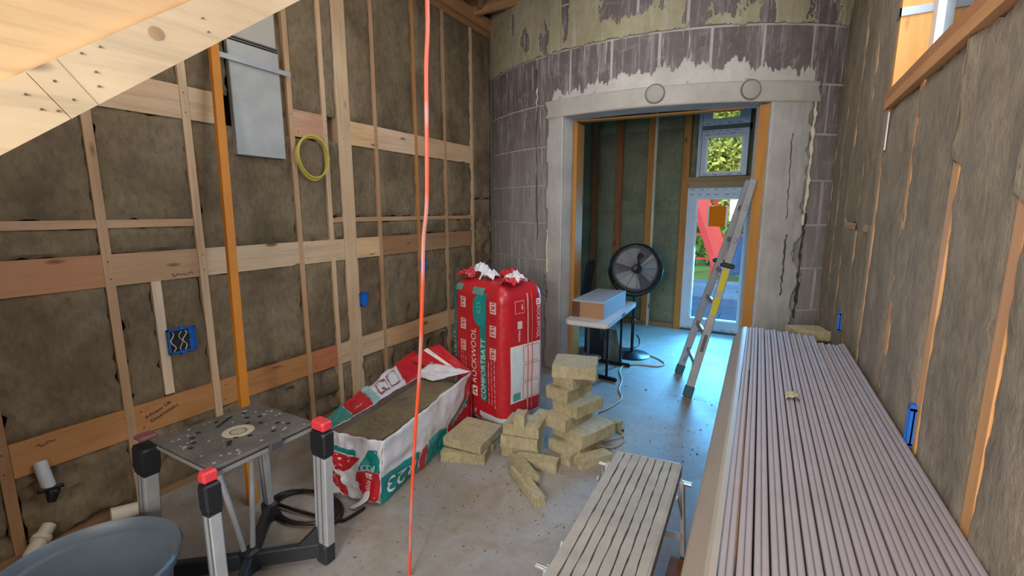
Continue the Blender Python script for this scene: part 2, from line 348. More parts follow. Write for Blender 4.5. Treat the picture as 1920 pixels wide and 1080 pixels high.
# electrical boxes
BLUE = plain('1668c8', .45)
def ebox(Yc, z, wy, hz, label, X=XL, side=1, wires=False, out=.030):
    t = thing('outlet_box', label, 'outlet box', (X, Yc, z - hz / 2)); d = .012 * side; th = .006; mb = MB()
    xb, xf = X - .04 * side, X + out * side; xa, xc = min(xb, xf), max(xb, xf)
    mb.box((xa, Yc - wy / 2, z - hz / 2), (xc, Yc + wy / 2, z - hz / 2 + th)); mb.box((xa, Yc - wy / 2, z + hz / 2 - th), (xc, Yc + wy / 2, z + hz / 2))
    mb.box((xa, Yc - wy / 2, z - hz / 2), (xc, Yc - wy / 2 + th, z + hz / 2)); mb.box((xa, Yc + wy / 2 - th, z - hz / 2), (xc, Yc + wy / 2, z + hz / 2))
    mb.box((X + (out - .01) * side - .002, Yc - wy / 2, z - hz / 2), (X + (out - .01) * side + .002, Yc + wy / 2, z + hz / 2)); mb.make('box_shell', BLUE, t)
    for zz in (z + hz / 2, z - hz / 2 - .012): MB().box((min(X, xf), Yc - .012, zz), (max(X, xf), Yc + .012, zz + .012)).make('screw_tab', BLUE, t)
    if wires:
        MB().box((X + .02, Yc - wy / 2 + .01, z - hz / 2 + .01), (X + .024, Yc + wy / 2 - .035, z + hz / 2 - .01)).make('box_interior', plain('1b1f26', .8), t)
        for i in range(5):
            yy = Yc - wy / 2 + .02 + .022 * i; pts = [Vector((X + .030 + .006 * math.sin(j * .9 + i), yy + .012 * math.sin(j * 1.3 + i * 2), z - hz / 2 + .015 + (hz - .03) * j / 7)) for j in range(8)]
            MB().tube(pts, .003, 5).make('wire', plain(['cfcfc8', '222222', 'b5b5b0', 'd8d8d0', '4a4a4a'][i], .5), t)
ebox(1.405, .955, .15, .15, 'wide blue outlet box full of wires beside the pale short stud', wires=True)
ebox(2.885, .966, .075, .11, 'small blue outlet box low on the wide tan post')
ebox(3.715, 1.188, .07, .10, 'small blue outlet box behind the orange cord, nearest the red bags')
# handwriting on the blocking
def SW(a, b): return Vector((XL + .003, a, b))
INK = plain('2a221c', .8)
def scribble(y, z, L, h, parent, seed):
    rnd = random.Random(seed); mb = MB(); x = 0; pts = []
    while x < L: pts.append(Vector((XL + .0015, y + x, z + rnd.uniform(-h, h) / 2 + x * .0))); x += h * .35
    mb.tube(pts, .0016, 4); return mb.make('pencil_mark', INK, parent)
text_on(SW, '4 Power UR', (1.24, .555), .15, .022, INK, wl, ang=.35); text_on(SW, 'Downstairs', (1.27, .525), .16, .022, INK, wl, ang=.35)
scribble(1.40, 1.36, .12, .02, wl, 2); scribble(1.98, .585, .08, .016, wl, 5); scribble(3.0, 1.36, .07, .02, wl, 6); scribble(3.5, 1.43, .05, .03, wl, 8); scribble(.70, .57, .08, .02, wl, 12)
nh = MB(); rr = random.Random(3)
for (y, wd) in studs[5:]:
    for (z0, z1) in rows:
        for zz in (z0 + .04, z1 - .04): yy = y + rr.uniform(-.012, .012) + (.05 if rr.random() < .5 else 0); nh.tube([(XL - .001, yy, zz), (XL + .0015, yy, zz)], .004, 6)
tag(nh.make('nail_heads', plain('3b2a1e', .6), wl), kind='stuff')
# plumbing stubs
PVC = plain('c9bfae', .45)
pt = thing('valve_pipe', 'white pipe stub ending in a black valve under the lowest blocking', 'pipe', (XL + .03, .72, .26))
P1 = at_x(80, 882, XL + .03); P2 = at_x(92, 912, XL + .04); P3 = at_x(97, 940, XL + .05)
MB().tube([P1 + Vector((-.02, 0, .04)), P1, P2], .028, 12).make('pipe', plain('c5c8cc', .4), pt); MB().tube([P2, P2 + Vector((.01, .01, -.03)), P3], [.02, .03, .018], 10).make('valve_body', plain('101012', .4), pt)
MB().bar(P2 + Vector((.02, -.05, 0)), P2 + Vector((.02, .05, -.01)), .02, .018, bev=.003).make('valve_handle', plain('101012', .4), pt)
pb = thing('drain_pipe', 'beige plastic drain elbow rising behind the grey bin', 'pipe', (XL + .05, .68, 0))
A = at_x(60, 1040, XL + .12); B = at_x(92, 985, XL + .03); MB().tube([(A.x, A.y, .0), A, B], [.036, .036, .03], 14).make('pipe', PVC, pb); MB().tube([A.lerp(B, .45), A.lerp(B, .6)], .042, 14).make('collar', PVC, pb)
MB().tube([(A.x, A.y, .0), (A.x, A.y, .04)], .043, 14).make('blue_base_ring', plain('2f5e80', .5), pb)
pe = thing('capped_pipe', 'white plastic pipe stub with orange edge lying at the wall base', 'pipe', (XL + .05, .98, 0))
A = at_x(208, 968, XL + .06); A.z = max(A.z, .05); MB().tube([A, A + Vector((.03, .12, -.01))], [.045, .036], 14).make('pipe', plain('d6cfc0', .45), pe); MB().tube([A + Vector((.03, .12, -.01)), A + Vector((.032, .13, -.011))], .037, 14).make('orange_rim', plain('c9781e', .5), pe)

# ------------------------------------------------------------------ right wall with high window
wr = tag(MB().box((.60, -2.6, 0), (.68, 1.15, 4.1)).box((.60, 2.86, 0), (.68, 5.5, 4.1)).box((.60, 1.15, 0), (.68, 2.86, 2.24)).box((.60, 1.15, 3.6), (.68, 2.86, 4.1)).make('wall_right', plain('55504a', .9)), kind='structure')
RS = [(.35, 3.8, .0, .045), (.85, 3.8, .0, .045), (1.33, 2.22, .0, .05), (1.78, 2.22, 0, .05), (2.30, 2.22, 0, .045), (2.905, 3.8, 0, .05), (3.42, 3.8, 0, .04), (3.95, 3.8, 0, .04), (4.5, 3.8, 0, .04), (5.07, 3.8, 0, .05)]
for (y, zt, z0, wd) in RS: MB().box((XR, y - wd / 2, z0), (XR + .14, y + wd / 2, zt)).make('stud', wood('d6a46c' if y < 2.5 else 'c4a27c', 'z'), wr)
MB().box((XR, -2.6, 3.8), (XR + .14, 5.2, 3.88)).make('top_plate', wood('b08055', 'y'), wr)
MB().box((XR, -2.6, 0), (XR + .14, 5.2, .04)).make('bottom_plate', wood('8a6b4b', 'y'), wr)
def rb(a, b, z0, z1, **kw): return batt(XR, -1, a, b, z0, z1, wr, M_WOOLR, **{**dict(amp=.010), **kw})
rb(.375, .83, .04, 3.8, jit=.01, seed=201.); rb(.85, 1.312, .04, 2.2, jit=.012, seed=205., rec=.006, c1=(1.80, .03))
rb(1.350, 1.757, .04, 2.215, jit=.012, seed=209., rec=.006, c0=(1.80, .02), c1=(1.92, .03)); rb(1.800, 2.34, .04, 2.215, jit=.014, seed=213., rec=.006, c0=(1.92, .02))
rb(2.345, 2.885, .04, 2.215, jit=.008, seed=217., rec=.006); rb(2.925, 3.42, .04, 3.8, jit=.008, seed=221., rec=.005)
rb(3.422, 3.945, .04, 1.64, jit=.006, seed=225., rec=.005); rb(3.422, 3.945, 1.68, 3.8, jit=.006, seed=229., rec=.005); rb(3.952, 4.495, .04, 3.8, jit=.010, seed=233., rec=.006); rb(4.505, 5.05, .04, 3.8, jit=.010, seed=237., rec=.006)
rb(-2.5, .33, .04, 3.8, seed=241.)
MB().box((XR, 2.93, 1.635), (XR + .1, 3.93, 1.675)).make('blocking', wood('c4a27c', 'y'), wr)
win2 = tag(MB().box((XR - .02, 1.15, 2.222), (XR + .24, 2.88, 2.262)).make('window_2', wood('cf9a66', 'y')), kind='structure')
MB().box((XR - .02, 1.15, 2.262), (XR + .02, 2.88, 2.30)).make('sill_nosing', wood('b98558', 'y'), win2)
MB().box((XR - .005, 2.84, 2.26), (XR + .24, 2.88, 3.8)).make('jamb', wood('e0a860', 'z'), win2)
MB().box((XR - .005, 1.13, 2.26), (XR + .24, 1.17, 3.8)).make('jamb', wood('e0a860', 'z'), win2)
MB().box((XR - .005, 1.15, 3.56), (XR + .24, 2.88, 3.6)).make('head', wood('e0a860', 'y'), win2)
MB().box((.545, 1.17, 2.262), (.60, 2.84, 2.33)).box((.545, 1.17, 3.5), (.60, 2.84, 3.56)).box((.545, 2.76, 2.33), (.60, 2.84, 3.5)).box((.545, 1.17, 2.33), (.60, 1.25, 3.5)).box((.55, 1.95, 2.33), (.60, 2.03, 3.5)).make('frame', plain('dfe3e8', .4), win2)
MB().box((.573, 1.25, 2.33), (.577, 2.76, 3.5)).make('glass_pane', GLASS, win2)
for z, wd in ((2.62, .13), (2.95, .13)):
    MB().box((XR - .012, 2.832, z), (XR + wd, 2.838, z + .035)).box((XR - .012, 2.832, z), (XR - .006, 2.90, z + .035)).make('metal_strap', plain('9aa0a5', .4, .6), win2)
MB().box((XR - .012, 2.80, 2.03), (XR - .006, 2.825, 2.20)).make('metal_strap', plain('b5babf', .4, .6), wr)
ebox(1.80, 1.08, .035, .12, 'bright blue outlet box on right wall beside the metal stud stack', XR, -1, out=.016)
ebox(3.58, 1.04, .05, .11, 'far blue outlet box on right wall by the wool offcut', XR, -1, out=.016)

# ------------------------------------------------------------------ curved silo wall
CX, CY, RS0 = -1.4, 7.2, 2.75
def cyl(th, z, r=RS0): a = R(th); return Vector((CX + r * math.sin(a), CY - r * math.cos(a), z))
def px2c(x, y, r=RS0):
    d = ray(x, y); a = d.x ** 2 + d.y ** 2; b = -2 * (d.x * CX + d.y * CY); c = CX * CX + CY * CY - r * r
    t = (-b - math.sqrt(max(0, b * b - 4 * a * c))) / 2 / a; p = CP + d * t
    return math.degrees(math.atan2(p.x - CX, CY - p.y)), p.z
def arc(mb, t0, t1, z0, z1, r0, r1, n=None):
    n = n or max(1, int(abs(t1 - t0) / 3)); vs = []; fs = []
    for i in range(n + 1):
        t = t0 + (t1 - t0) * i / n
        vs += [cyl(t, z0, r1), cyl(t, z1, r1), cyl(t, z1, r0), cyl(t, z0, r0)]
    for i in range(n):
        a = i * 4
        for k in range(4): j = (k + 1) % 4; fs.append((a + k, a + 4 + k, a + 4 + j, a + j))
    fs += [(0, 1, 2, 3), (n * 4 + 3, n * 4 + 2, n * 4 + 1, n * 4)]
    return mb.add(vs, fs)
TA, TB, ZT = -10.9, 28.4, 2.685
mb = MB(); arc(mb, -80, TA, 0, 4.1, 2.50, 2.742, 30); arc(mb, TB, 80, 0, 4.1, 2.50, 2.742, 22); arc(mb, TA, TB, ZT, 4.1, 2.50, 2.742, 16)
wb = tag(mb.make('wall_back', MORTAR, smooth=False), kind='structure')
zr = [0, .42, .82, 1.22, 1.62, 2.02, 2.42, 2.84, 3.315, 3.73, 4.1]; tw = 8.96
rt = random.Random(11)
for r in range(10):
    z0, z1 = zr[r], zr[r + 1]; off = -.4 + (tw / 2 if (r % 2 == 0) else 0) + rt.uniform(-.6, .6)
    k0 = -6
    while True:
        a = off + tw * k0; k0 += 1; b = a + tw
        if a > 46: break
        a, b = max(a, -43), min(b, 45)
        if b - a < .6: continue
        spans = [(a, b)]
        if z0 < ZT - .02:
            spans = []
            if a < TA: spans.append((a, min(b, TA)))
            if b > TB: spans.append((max(a, TB), b))
        for (p, q) in spans:
            if q - p < .8: continue
            j = .30; m2 = MB(); pr = rt.uniform(0, .006)
            arc(m2, p + j, q - j, z0 + .011 if z0 > 0 else 0, z1 - .011, 2.70, 2.752 + pr, 3); m2.make('tile', MT, wb)
# buff plaster left on the upper courses, holes where it has fallen
holes = [(px2c(1185, 5), 5.6, .13), (px2c(985, 80), 1.6, .13), (px2c(962, 45), .5, .1), (px2c(1310, 20), 2.6, .2), (px2c(1370, -10), 4.0, .16), (px2c(1545, 20), 3.2, .20), (px2c(1440, 10), 1.5, .2), (px2c(1020, 75), 1.2, .16), (px2c(1060, 20), .8, .3)]
def plaster_keep(t, z):
    n = fb(t * .5, z * 5, 2.2) * 1.1 + fb(t * 2.2, z * 14, 5.) * .6
    for (ht, hz), rw, rh in holes:
        if ((t - ht) / rw) ** 2 + ((z - hz) / rh) ** 2 + n < 1: return False
    return z > 3.322 + .012 * n
for (ta, tb) in ((-42, -12), (-12, 16), (16, 44)):
    m2 = MB(); nu, nv = int((tb - ta) / .2), 80
    m2.grid(lambda u, v: cyl(ta + (tb - ta) * u, 3.30 + .8 * v, 2.763 + .003 * fb(u * 20, v * 9, 1)), nu, nv, keep=lambda u, v: plaster_keep(ta + (tb - ta) * u, 3.30 + .8 * v))
    o = m2.make('plaster_patch', BUFF, wb, smooth=True); solidify(o, .008)
# concrete surround of the opening
def crust(name, mat, t0, t1, z0, z1, r, keep, amp=.004, th=.012):
    m2 = MB(); fine_ = name == 'lime_crust'; nu = max(4, int((t1 - t0) / (.16 if fine_ else .4))); nv = max(4, int((z1 - z0) / (.007 if fine_ else .02)))
    m2.grid(lambda u, v: cyl(t0 + (t1 - t0) * u, z0 + (z1 - z0) * v, r + amp * fb(u * 14, v * 14, t0)), nu, nv, keep=lambda u, v: keep(t0 + (t1 - t0) * u, z0 + (z1 - z0) * v))
    o = m2.make(name, mat, wb, smooth=True); solidify(o, th); return o
crust('concrete_surround', CONC, -17.5, TA, 0, ZT, 2.768, lambda t, z: t > -15.2 + fb(z * 4, 1, 1) * .8)
crust('concrete_surround', CONC, TB, 40, 0, ZT, 2.768, lambda t, z: t < 36.0 + fb(z * 4, 5, 1) * 1.4)
crust('concrete_lintel', M_conc('lintel_concrete', 'a9a69f', 'b7b4ac', 'c4c1b9'), -18, 40, ZT, 2.90, 2.772, lambda t, z: z < 2.862 + .012 * fb(t * .4, 1, 7) and t > -15.8 + fb(z * 6, 1, 2) * 1.2 and t < 37.2 + fb(z * 6, 4, 2) * 1.2)
crust('lime_crust', LIME, -14, 36, 2.85, 3.16, 2.764, lambda t, z: z < 2.93 + .09 * math.exp(-((t - 14) / 14) ** 2) + .10 * (fb(t * .25, 0, 3) + .5 * fb(t * 1.6, z * 3, 5)), th=.006)
for (x, y) in ((1228, 176), (1408, 168)):
    t, z = px2c(x, y, 2.772); rot = Matrix.Rotation(R(t), 3, 'Z') @ Matrix.Rotation(R(90), 3, 'X')
    m2 = MB(); m2.lathe([(0, .016), (.066, .015), (.075, .011), (.076, 0)], cyl(t, z, 2.772), 28, rot); m2.make('core_plug', plain('adaca6', .8, bump=.5), wb)
    m2 = MB(); m2.lathe([(.078, .006), (.086, .008), (.088, 0)], cyl(t, z, 2.772), 28, rot); m2.make('plug_ring', plain('77746e', .8), wb)
def foam(pts, r, name, mat, seed):
    rnd = random.Random(seed); m2 = MB(); P = []; rr = []
    for i in range(len(pts) - 1):
        for j in range(9):
            f = j / 9; x = pts[i][0] + (pts[i + 1][0] - pts[i][0]) * f; y = pts[i][1] + (pts[i + 1][1] - pts[i][1]) * f
            t, z = px2c(x + rnd.uniform(-1.5, 1.5), y, 2.768); P.append(cyl(t, z, 2.768)); rr.append(r * rnd.uniform(.3, 1.5))
    m2.tube(P, rr, 7); return m2.make(name, mat, wb)
foam([(1531, 190), (1523, 260), (1513, 360), (1504, 430)], .014, 'foam_bead', FOAM, 4)
foam([(1509, 400), (1500, 480), (1492, 560), (1486, 600)], .011, 'rough_crack', plain('3a3a3c', .9), 5)
foam([(1474, 440), (1468, 500), (1462, 560)], .008, 'rough_crack', plain('44444a', .9), 6)
foam([(1486, 250), (1480, 330), (1474, 420)], .005, 'rough_crack', plain('55555a', .9), 6)
foam([(1026, 430), (1026, 520)], .011, 'foam_bead', FOAM, 7)
foam([(1007, 130), (1007, 300), (1007, 470)], .004, 'rough_crack', plain('3f3f44', .9), 8)
foam([(1008, 165), (1006, 215)], .008, 'foam_bead', FOAM, 9)
# vertical joint pipe at the left corner
tag(MB().tube([(XL + .03, 5.06, 0), (XL + .03, 5.06, 3.85)], .012, 8).make('corner_pipe', plain('55565a', .5)), 'thin grey conduit standing in the left wall corner', 'conduit')
# timber lining of the opening
L0, L1 = cyl(TA, 0, 2.50), cyl(TB, 0, 2.50)
OGW = 'b98032'
dr = tag(MB().box((L0.x + .001, L0.y - .10, 0), (L0.x + .04, L0.y + .10, ZT - .04)).make('door_1', wood(OGW, 'z')), kind='structure')
L2 = cyl(TB, 0, 2.73); MB().box((L2.x - .075, L2.y - .02, 0), (L2.x + .003, L2.y + .02, ZT - .016)).make('jamb_board', wood(OGW, 'z'), dr)
MB().bar((L0.x, L0.y + .02, ZT - .008), (L1.x - .1, L1.y - .08, ZT - .008), .09, .014).make('head_board', wood(OGW, 'x'), dr)

# ------------------------------------------------------------------ silo interior, partition at y = 7.05
YP = 7.05
pw = tag(MB().box((-4.3, YP + .12, 0), (-1.13, YP + .16, 4.1)).box((-.20, YP + .12, 0), (1.5, YP + .16, 4.1)).box((-1.13, YP + .12, 3.45), (-.20, YP + .16, 4.1)).box((-1.13, YP + .12, 2.06), (-.20, YP + .16, 2.24)).box((-1.13, YP + .12, 2.83), (-.20, YP + .16, 2.91)).box((-1.13, YP + .12, 2.1), (-.93, YP + .16, 3.5)).box((-.37, YP + .12, 2.1), (-.20, YP + .16, 3.5)).box((-1.13, YP + .12, 0), (-1.08, YP + .16, 2.1)).box((-.24, YP + .12, 0), (-.20, YP + .16, 2.1)).make('wall_partition', plain('4d4a3a', .9)), kind='structure')
tag(MB().box((-4.4, 4.4, 4.12), (1.6, 7.3, 4.16)).make('ceiling_silo', plain('3b342c', .9)), kind='structure')
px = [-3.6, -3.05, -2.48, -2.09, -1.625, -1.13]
for i, x in enumerate(px): MB().box((x - .045, YP, 0), (x + .045, YP + .12, 4.1)).make('stud', wood(['7a4a24', '7a4a24', '8a5226', '8f5526', 'b5762f', 'b9782f'][i], 'z'), pw)  # darker tones to the left put the dim light there into the colour
MB().box((-1.578, YP - .01, 0), (-1.545, YP + .1, 4.1)).make('furring_strip', wood('c9bfa6', 'z'), pw)
MB().box((-.24, YP, 0), (-.16, YP + .12, 4.1)).make('stud', wood('b5762f', 'z'), pw)
MB().box((-1.085, YP - .005, 2.07), (-.24, YP + .12, 2.15)).make('header', wood('a5875f', 'x'), pw)
MB().box((-1.085, YP - .012, 2.152), (-.24, YP + .12, 2.215)).make('header', wood('9d7b54', 'x'), pw)
MB().box((-4.2, YP - .005, 0), (-1.18, YP + .12, .07)).make('bottom_plate', wood('8a6b45', 'x'), pw)
def pbatt(x0, x1, z0, z1, seed):
    m2 = MB(); nu = max(4, int((x1 - x0) / .06)); nv = max(4, int((z1 - z0) / .07))
    m2.grid(lambda u, v: (x0 + (x1 - x0) * u, YP + .02 + (.03 if u in (0, 1) or v in (0, 1) else 0) + .012 * fb(u * 4, v * 8, seed), z0 + (z1 - z0) * v), nu, nv)
    return m2.make('insulation_batt', M_WOOLG, pw, smooth=True)
xs = [-4.2, -3.6, -3.05, -2.48, -2.09, -1.6, -1.13]
for i in range(6):
    a, b = xs[i] + .045, xs[i + 1] - .045
    if i == 5: a = -1.545
    for (z0, z1) in ((.07, .82), (.82, 1.75), (1.75, 2.9), (2.9, 4.1)): pbatt(a, b, z0, z1, i * 7 + z0)
pbatt(-1.085, -.99, 2.215, 4.1, 91.); pbatt(-.33, -.24, 2.215, 4.1, 95.); pbatt(-.16, 1.3, .0, 4.1, 97.)
MB().box((-.94, YP + .02, 2.842), (-.36, YP + .11, 2.898)).make('mullion', plain('5c6460', .6), pw)
WF = plain('c3cbd3', .45); INKG = plain('6a7480', .6)
def uwin(name, x0, x1, z0, z1, fw, gx0, gx1, gz0, gz1, marks=True):
    m2 = MB(); y0, y1 = YP + .01, YP + .10
    m2.box((x0, y0, z0), (x1, y1, gz0)).box((x0, y0, gz1), (x1, y1, z1)).box((x0, y0, gz0), (gx0, y1, gz1)).box((gx1, y0, gz0), (x1, y1, gz1))
    o = tag(m2.make(name, WF), kind='structure')
    i = .016; mm = MB(); e = .022
    mm.box((gx0 - i, y0 - .006, gz0 - i), (gx1 + i, y0, gz0 - i + .008)).box((gx0 - i, y0 - .006, gz1 + i - .008), (gx1 + i, y0, gz1 + i)).box((gx0 - i, y0 - .006, gz0 - i), (gx0 - i + .008, y0, gz1 + i)).box((gx1 + i - .008, y0 - .006, gz0 - i), (gx1 + i, y0, gz1 + i)).make('glazing_bead', plain('e4eaef', .4), o)
    MB().box((gx0, YP + .05, gz0), (gx1, YP + .056, gz1)).make('glass_pane', GLASS, o)
    if marks:
        m3 = MB(); rnd = random.Random(len(name) + int(z0 * 10))
        for zz in (z1 - .02, (z1 + gz1) / 2 - .01, z0 + .02):
            x = x0 + .03
            while x < x1 - .1: L = rnd.uniform(.02, .07); m3.box((x, y0 - .0015, zz - .005), (x + L, y0 - .0005, zz + .004)); x += L + rnd.uniform(.03, .09)
        tag(m3.make('tape_print', INKG, o), kind='stuff')
    return o
uwin('window_1', -.94, -.36, 2.225, 2.84, .07, -.866, -.44, 2.285, 2.74)
uwin('window_3', -.94, -.36, 2.90, 3.46, .07, -.82, -.49, 2.99, 3.38)
MB().box((-.99, YP - .005, 2.215), (-.945, YP + .1, 3.46)).make('trim_1', plain('b9c0c6', .5)).__setitem__('kind', 'structure')
d2 = uwin('door_2', -1.085, -.235, .03, 2.065, .1, -.948, -.335, .19, 1.906)
MB().box((-1.085, YP - .01, 0), (-.235, YP + .14, .03)).make('threshold', plain('4d4a46', .6), d2)
sg = thing('notice_sheet', 'orange paper notice taped to the glass door', 'notice', (-.67, YP + .04, 1.53))
xp = NT('orange_paper', .7); xp.col('ffb420'); tl = xp.n('ShaderNodeBsdfTranslucent'); tl.inputs[0].default_value = lin('ffb420'); mxp = xp.n('ShaderNodeMixShader'); mxp.inputs[0].default_value = .85
xp.l(xp.b.outputs[0], mxp.inputs[1]); xp.l(tl.outputs[0], mxp.inputs[2]); xp.l(mxp.outputs[0], xp.t.nodes['Material Output'].inputs[0])
MB().box((-.79, YP + .042, 1.53), (-.565, YP + .046, 1.81)).make('sheet', xp.m, sg)
mm = MB()
for i in range(6): mm.box((-.775 + .01 * (i % 2), YP + .040, 1.77 - i * .038), (-.585 - .03 * (i % 3), YP + .0415, 1.773 - i * .038))
tag(mm.make('faded_text_lines', plain('e09a18', .6), sg), kind='stuff')
for x in (-.80, -.56): MB().box((x - .012, YP + .040, 1.52), (x + .012, YP + .047, 1.82)).make('clear_tape', plain('d8d4c0', .3), sg)

# ------------------------------------------------------------------ outdoors through the glass
gd = tag(MB().box((-9, 7.3, -.12), (9, 40, -.04)).make('ground_outside', plain('6c8f3a', .9)), kind='structure')
pvr = tag(MB().box((-5, 7.3, -.045), (5, 12.8, -.025)).make('paving', plain('56809c', .8)), kind='structure')
rp = random.Random(5)
for j in range(9):
    x = -3.2 + rp.uniform(0, .4)
    while x < 1.2:
        L = rp.uniform(.5, .9); MB().box((x + .012, 7.45 + j * .58, -.03), (x + L - .012, 7.45 + j * .58 + .555, -.012 + rp.uniform(0, .006)), bev=.004).make('paving_slab', plain(rp.choice(['5f8ca8', '6a95ae', '5884a0']), .8), pvr); x += L
RED = plain('d8453c', .5)
pl = thing('red_play_frame', 'red climbing frame with rails seen through the glass door', 'play frame', (-1.1, 13.6, -.04))
for x in (-2.2, -1.35, -.5, .3): MB().bar((x, 13.6, -.04), (x, 13.6, 2.2), .09, .09).make('post', RED, pl)
for z in (.45, 1.1, 1.7): MB().bar((-2.2, 13.55, z), (.3, 13.55, z), .06, .06).make('rail', RED, pl)
m2 = MB(); m2.grid(lambda u, v: (-2.15 + .5 * u + v * .9, 13.1 - .6 * v, 2.3 - 2.2 * v + .25 * abs(u - .5) * 2), 6, 14); solidify(m2.make('slide_chute', RED, pl), .03)
m2 = MB(); m2.grid(lambda u, v: (-.9 + .35 * u, 13.0 + .4 * u, .1 + 1.0 * v), 4, 4); solidify(m2.make('blue_panel', plain('3a5f9a', .5), pl), .02)
def foliage(c, rad, n, seed, name, label, tone, trunk=True):
    t = thing(name, label, 'tree', (c[0], c[1], -.04)); rnd = random.Random(seed); m2 = MB()
    for i in range(n):
        while True:
            v = Vector((rnd.uniform(-1, 1), rnd.uniform(-1, 1), rnd.uniform(-1, 1)))
            if .35 < v.length < 1: break
        p = Vector(c) + Vector((v.x * rad[0], v.y * rad[1], v.z * rad[2])); s = rnd.uniform(.08, .2); a = Vector((rnd.gauss(0, 1), rnd.gauss(0, 1), rnd.gauss(0, 1))).normalized(); b = a.orthogonal().normalized()
        m2.add([p - a * s, p + b * s * .5, p + a * s, p - b * s * .5], [(0, 1, 2, 3)])
    tag(m2.make('leaves', tone, t), kind='stuff')
    MB().tube([(c[0], c[1], -.04), (c[0] + .1, c[1], c[2])], [.16, .08], 8).make('trunk', plain('5a4733', .9), t)
LF = plain('a9c04a', .7); LF2 = plain('6f9a35', .7); LF3 = plain('c2c860', .7)
foliage((-6.6, 19, 4.4), (2.2, 1.4, 2.6), 2600, 1, 'leafy_tree', 'yellow-green tree outdoors left of the window panes', LF)
foliage((-1.9, 20, 4.3), (2.2, 1.3, 3.0), 9000, 2, 'leafy_tree', 'pale yellow-green tree filling the upper window panes', LF3)
foliage((2.8, 19.5, 4.2), (2.0, 1.4, 2.6), 2400, 3, 'leafy_tree', 'mid green tree outdoors behind the right door jamb', LF2)
foliage((-1.4, 16.5, .8), (3.0, .7, 1.1), 2400, 4, 'garden_shrub', 'low green shrub behind the red climbing frame outdoors', LF2)

# ------------------------------------------------------------------ red wrapped bag, standing
RW = plain('b9222b', .36, bump=.3, name='red_film'); RW2 = RW; TEAL = plain('12807f', .35); WTX = plain('e8dcd8', .4); PNK = plain('d68a88', .4); FILM = plain('8f9a94', .25)
C0 = Vector((-1.69, 2.86, 0)); UL = Vector((-.951, .309, 0)); UR = Vector((.309, .951, 0)); BW, BD, BH = .65, .46, 1.2
def bagP(a, z, off=0.):
    """a = metres along the perimeter, 0 at the near corner, negative along the wide left face, positive along the right face"""
    per = 2 * (BW + BD); s = a % per
    if s <= BD: x, y = 0, s
    elif s <= BD + BW: x, y = s - BD, BD
    elif s <= 2 * BD + BW: x, y = BW, BD - (s - BD - BW)
    else: x, y = BW - (s - 2 * BD - BW), 0
    ins = 0.
    if z > 1.06: q = min(1, (z - 1.06) / .14); ins = .11 * (1 - math.sqrt(max(0, 1 - q * q)))
    if z < .12: q = (0.12 - z) / .12; ins += .05 * q * q
    r = .085; ix = min(max(x, r), BW - r); iy = min(max(y, r), BD - r)
    n = Vector((x - ix, y - iy)); n = n.normalized() if n.length > 1e-6 else Vector((0, 0))
    wr_ = .005 * fb(a * 6, z * 5, 3.) + .0025 * math.sin(z * 90 + 2 * fb(a * 9, z, 1)) * max(0, 1 - abs(a) / .09) + .008 * math.sin(math.pi * z / BH)
    rad = r - ins + wr_ + off
    X, Y = ix + n.x * rad, iy + n.y * rad
    return C0 + UL * X + UR * Y + Vector((0, 0, z + .002))
bag = thing('insulation_bag', 'tall red shrink-wrapped insulation bag standing in the corner of the tile wall', 'insulation bag', C0 + UL * .32 + UR * .23)
per = 2 * (BW + BD); mb = MB(); NU, NV = 110, 56
mb.grid(lambda u, v: bagP(u * per, v * BH), NU, NV)
top = [bagP(i / NU * per, BH) for i in range(NU)]; cc = sum(top, Vector()) / NU + Vector((0, 0, .012)); b0_ = len(mb.v)
mb.add(top + [cc], [(i, (i + 1) % NU, NU) for i in range(NU)])
mb.make('red_wrap', RW, bag, smooth=True)
def SB(off): return lambda a, z: bagP(a, z, off)
rect_on(SB(.003), -BW + .05, .40, .0, .15, plain('c9d0d2', .35), bag, 'white_bottom_band', 40, 4)
rect_on(SB(.005), -BW + .10, -BW + .30, .0, .145, TEAL, bag, 'teal_bottom_mark', 10, 4); rect_on(SB(.005), .10, .17, .02, .11, TEAL, bag, 'teal_bottom_mark'); rect_on(SB(.005), .24, .36, .02, .08, TEAL, bag, 'teal_bottom_mark')
def stripe(uc, w_, z0, z1, name): rect_on(SB(.004), uc - w_ / 2, uc + w_ / 2, z0, z1, TEAL, bag, name, 4, 24)
def disc_on(S, c, ra, rb_, mat, parent, name):
    m2 = MB(); n = 28; vs = [S(c[0], c[1])]
    for k in (.5, 1.):
        for i in range(n): vs.append(S(c[0] + ra * k * math.cos(2 * math.pi * i / n), c[1] + rb_ * k * math.sin(2 * math.pi * i / n)))
    fs = [(0, 1 + i, 1 + (i + 1) % n) for i in range(n)] + [(1 + i, 1 + n + i, 1 + n + (i + 1) % n, 1 + (i + 1) % n) for i in range(n)]
    m2.add(vs, fs); return m2.make(name, mat, parent, smooth=True)
def art(uc, zs, k):
    stripe(uc, .075, .25, 1.12, 'teal_stripe'); disc_on(SB(.0055), (uc - .045, .98), .085, .125, plain('17908e', .35), bag, 'teal_badge')
    text_on(SB(.008), 'R23', (uc - .05, 1.0), .09, .05, plain('6cc4c0', .4), bag, ang=math.pi / 2)
    text_on(SB(.0065), 'COMFORTBATT', (uc, .51), .50, .052, plain('dfe6e2', .4), bag, ang=math.pi / 2)
art(-.215, 0, 0); art(-.60, 0, 1)
text_on(SB(.0045), 'ROCKWOOL', (-.335, .60), .45, .062, WTX, bag, ang=math.pi / 2)
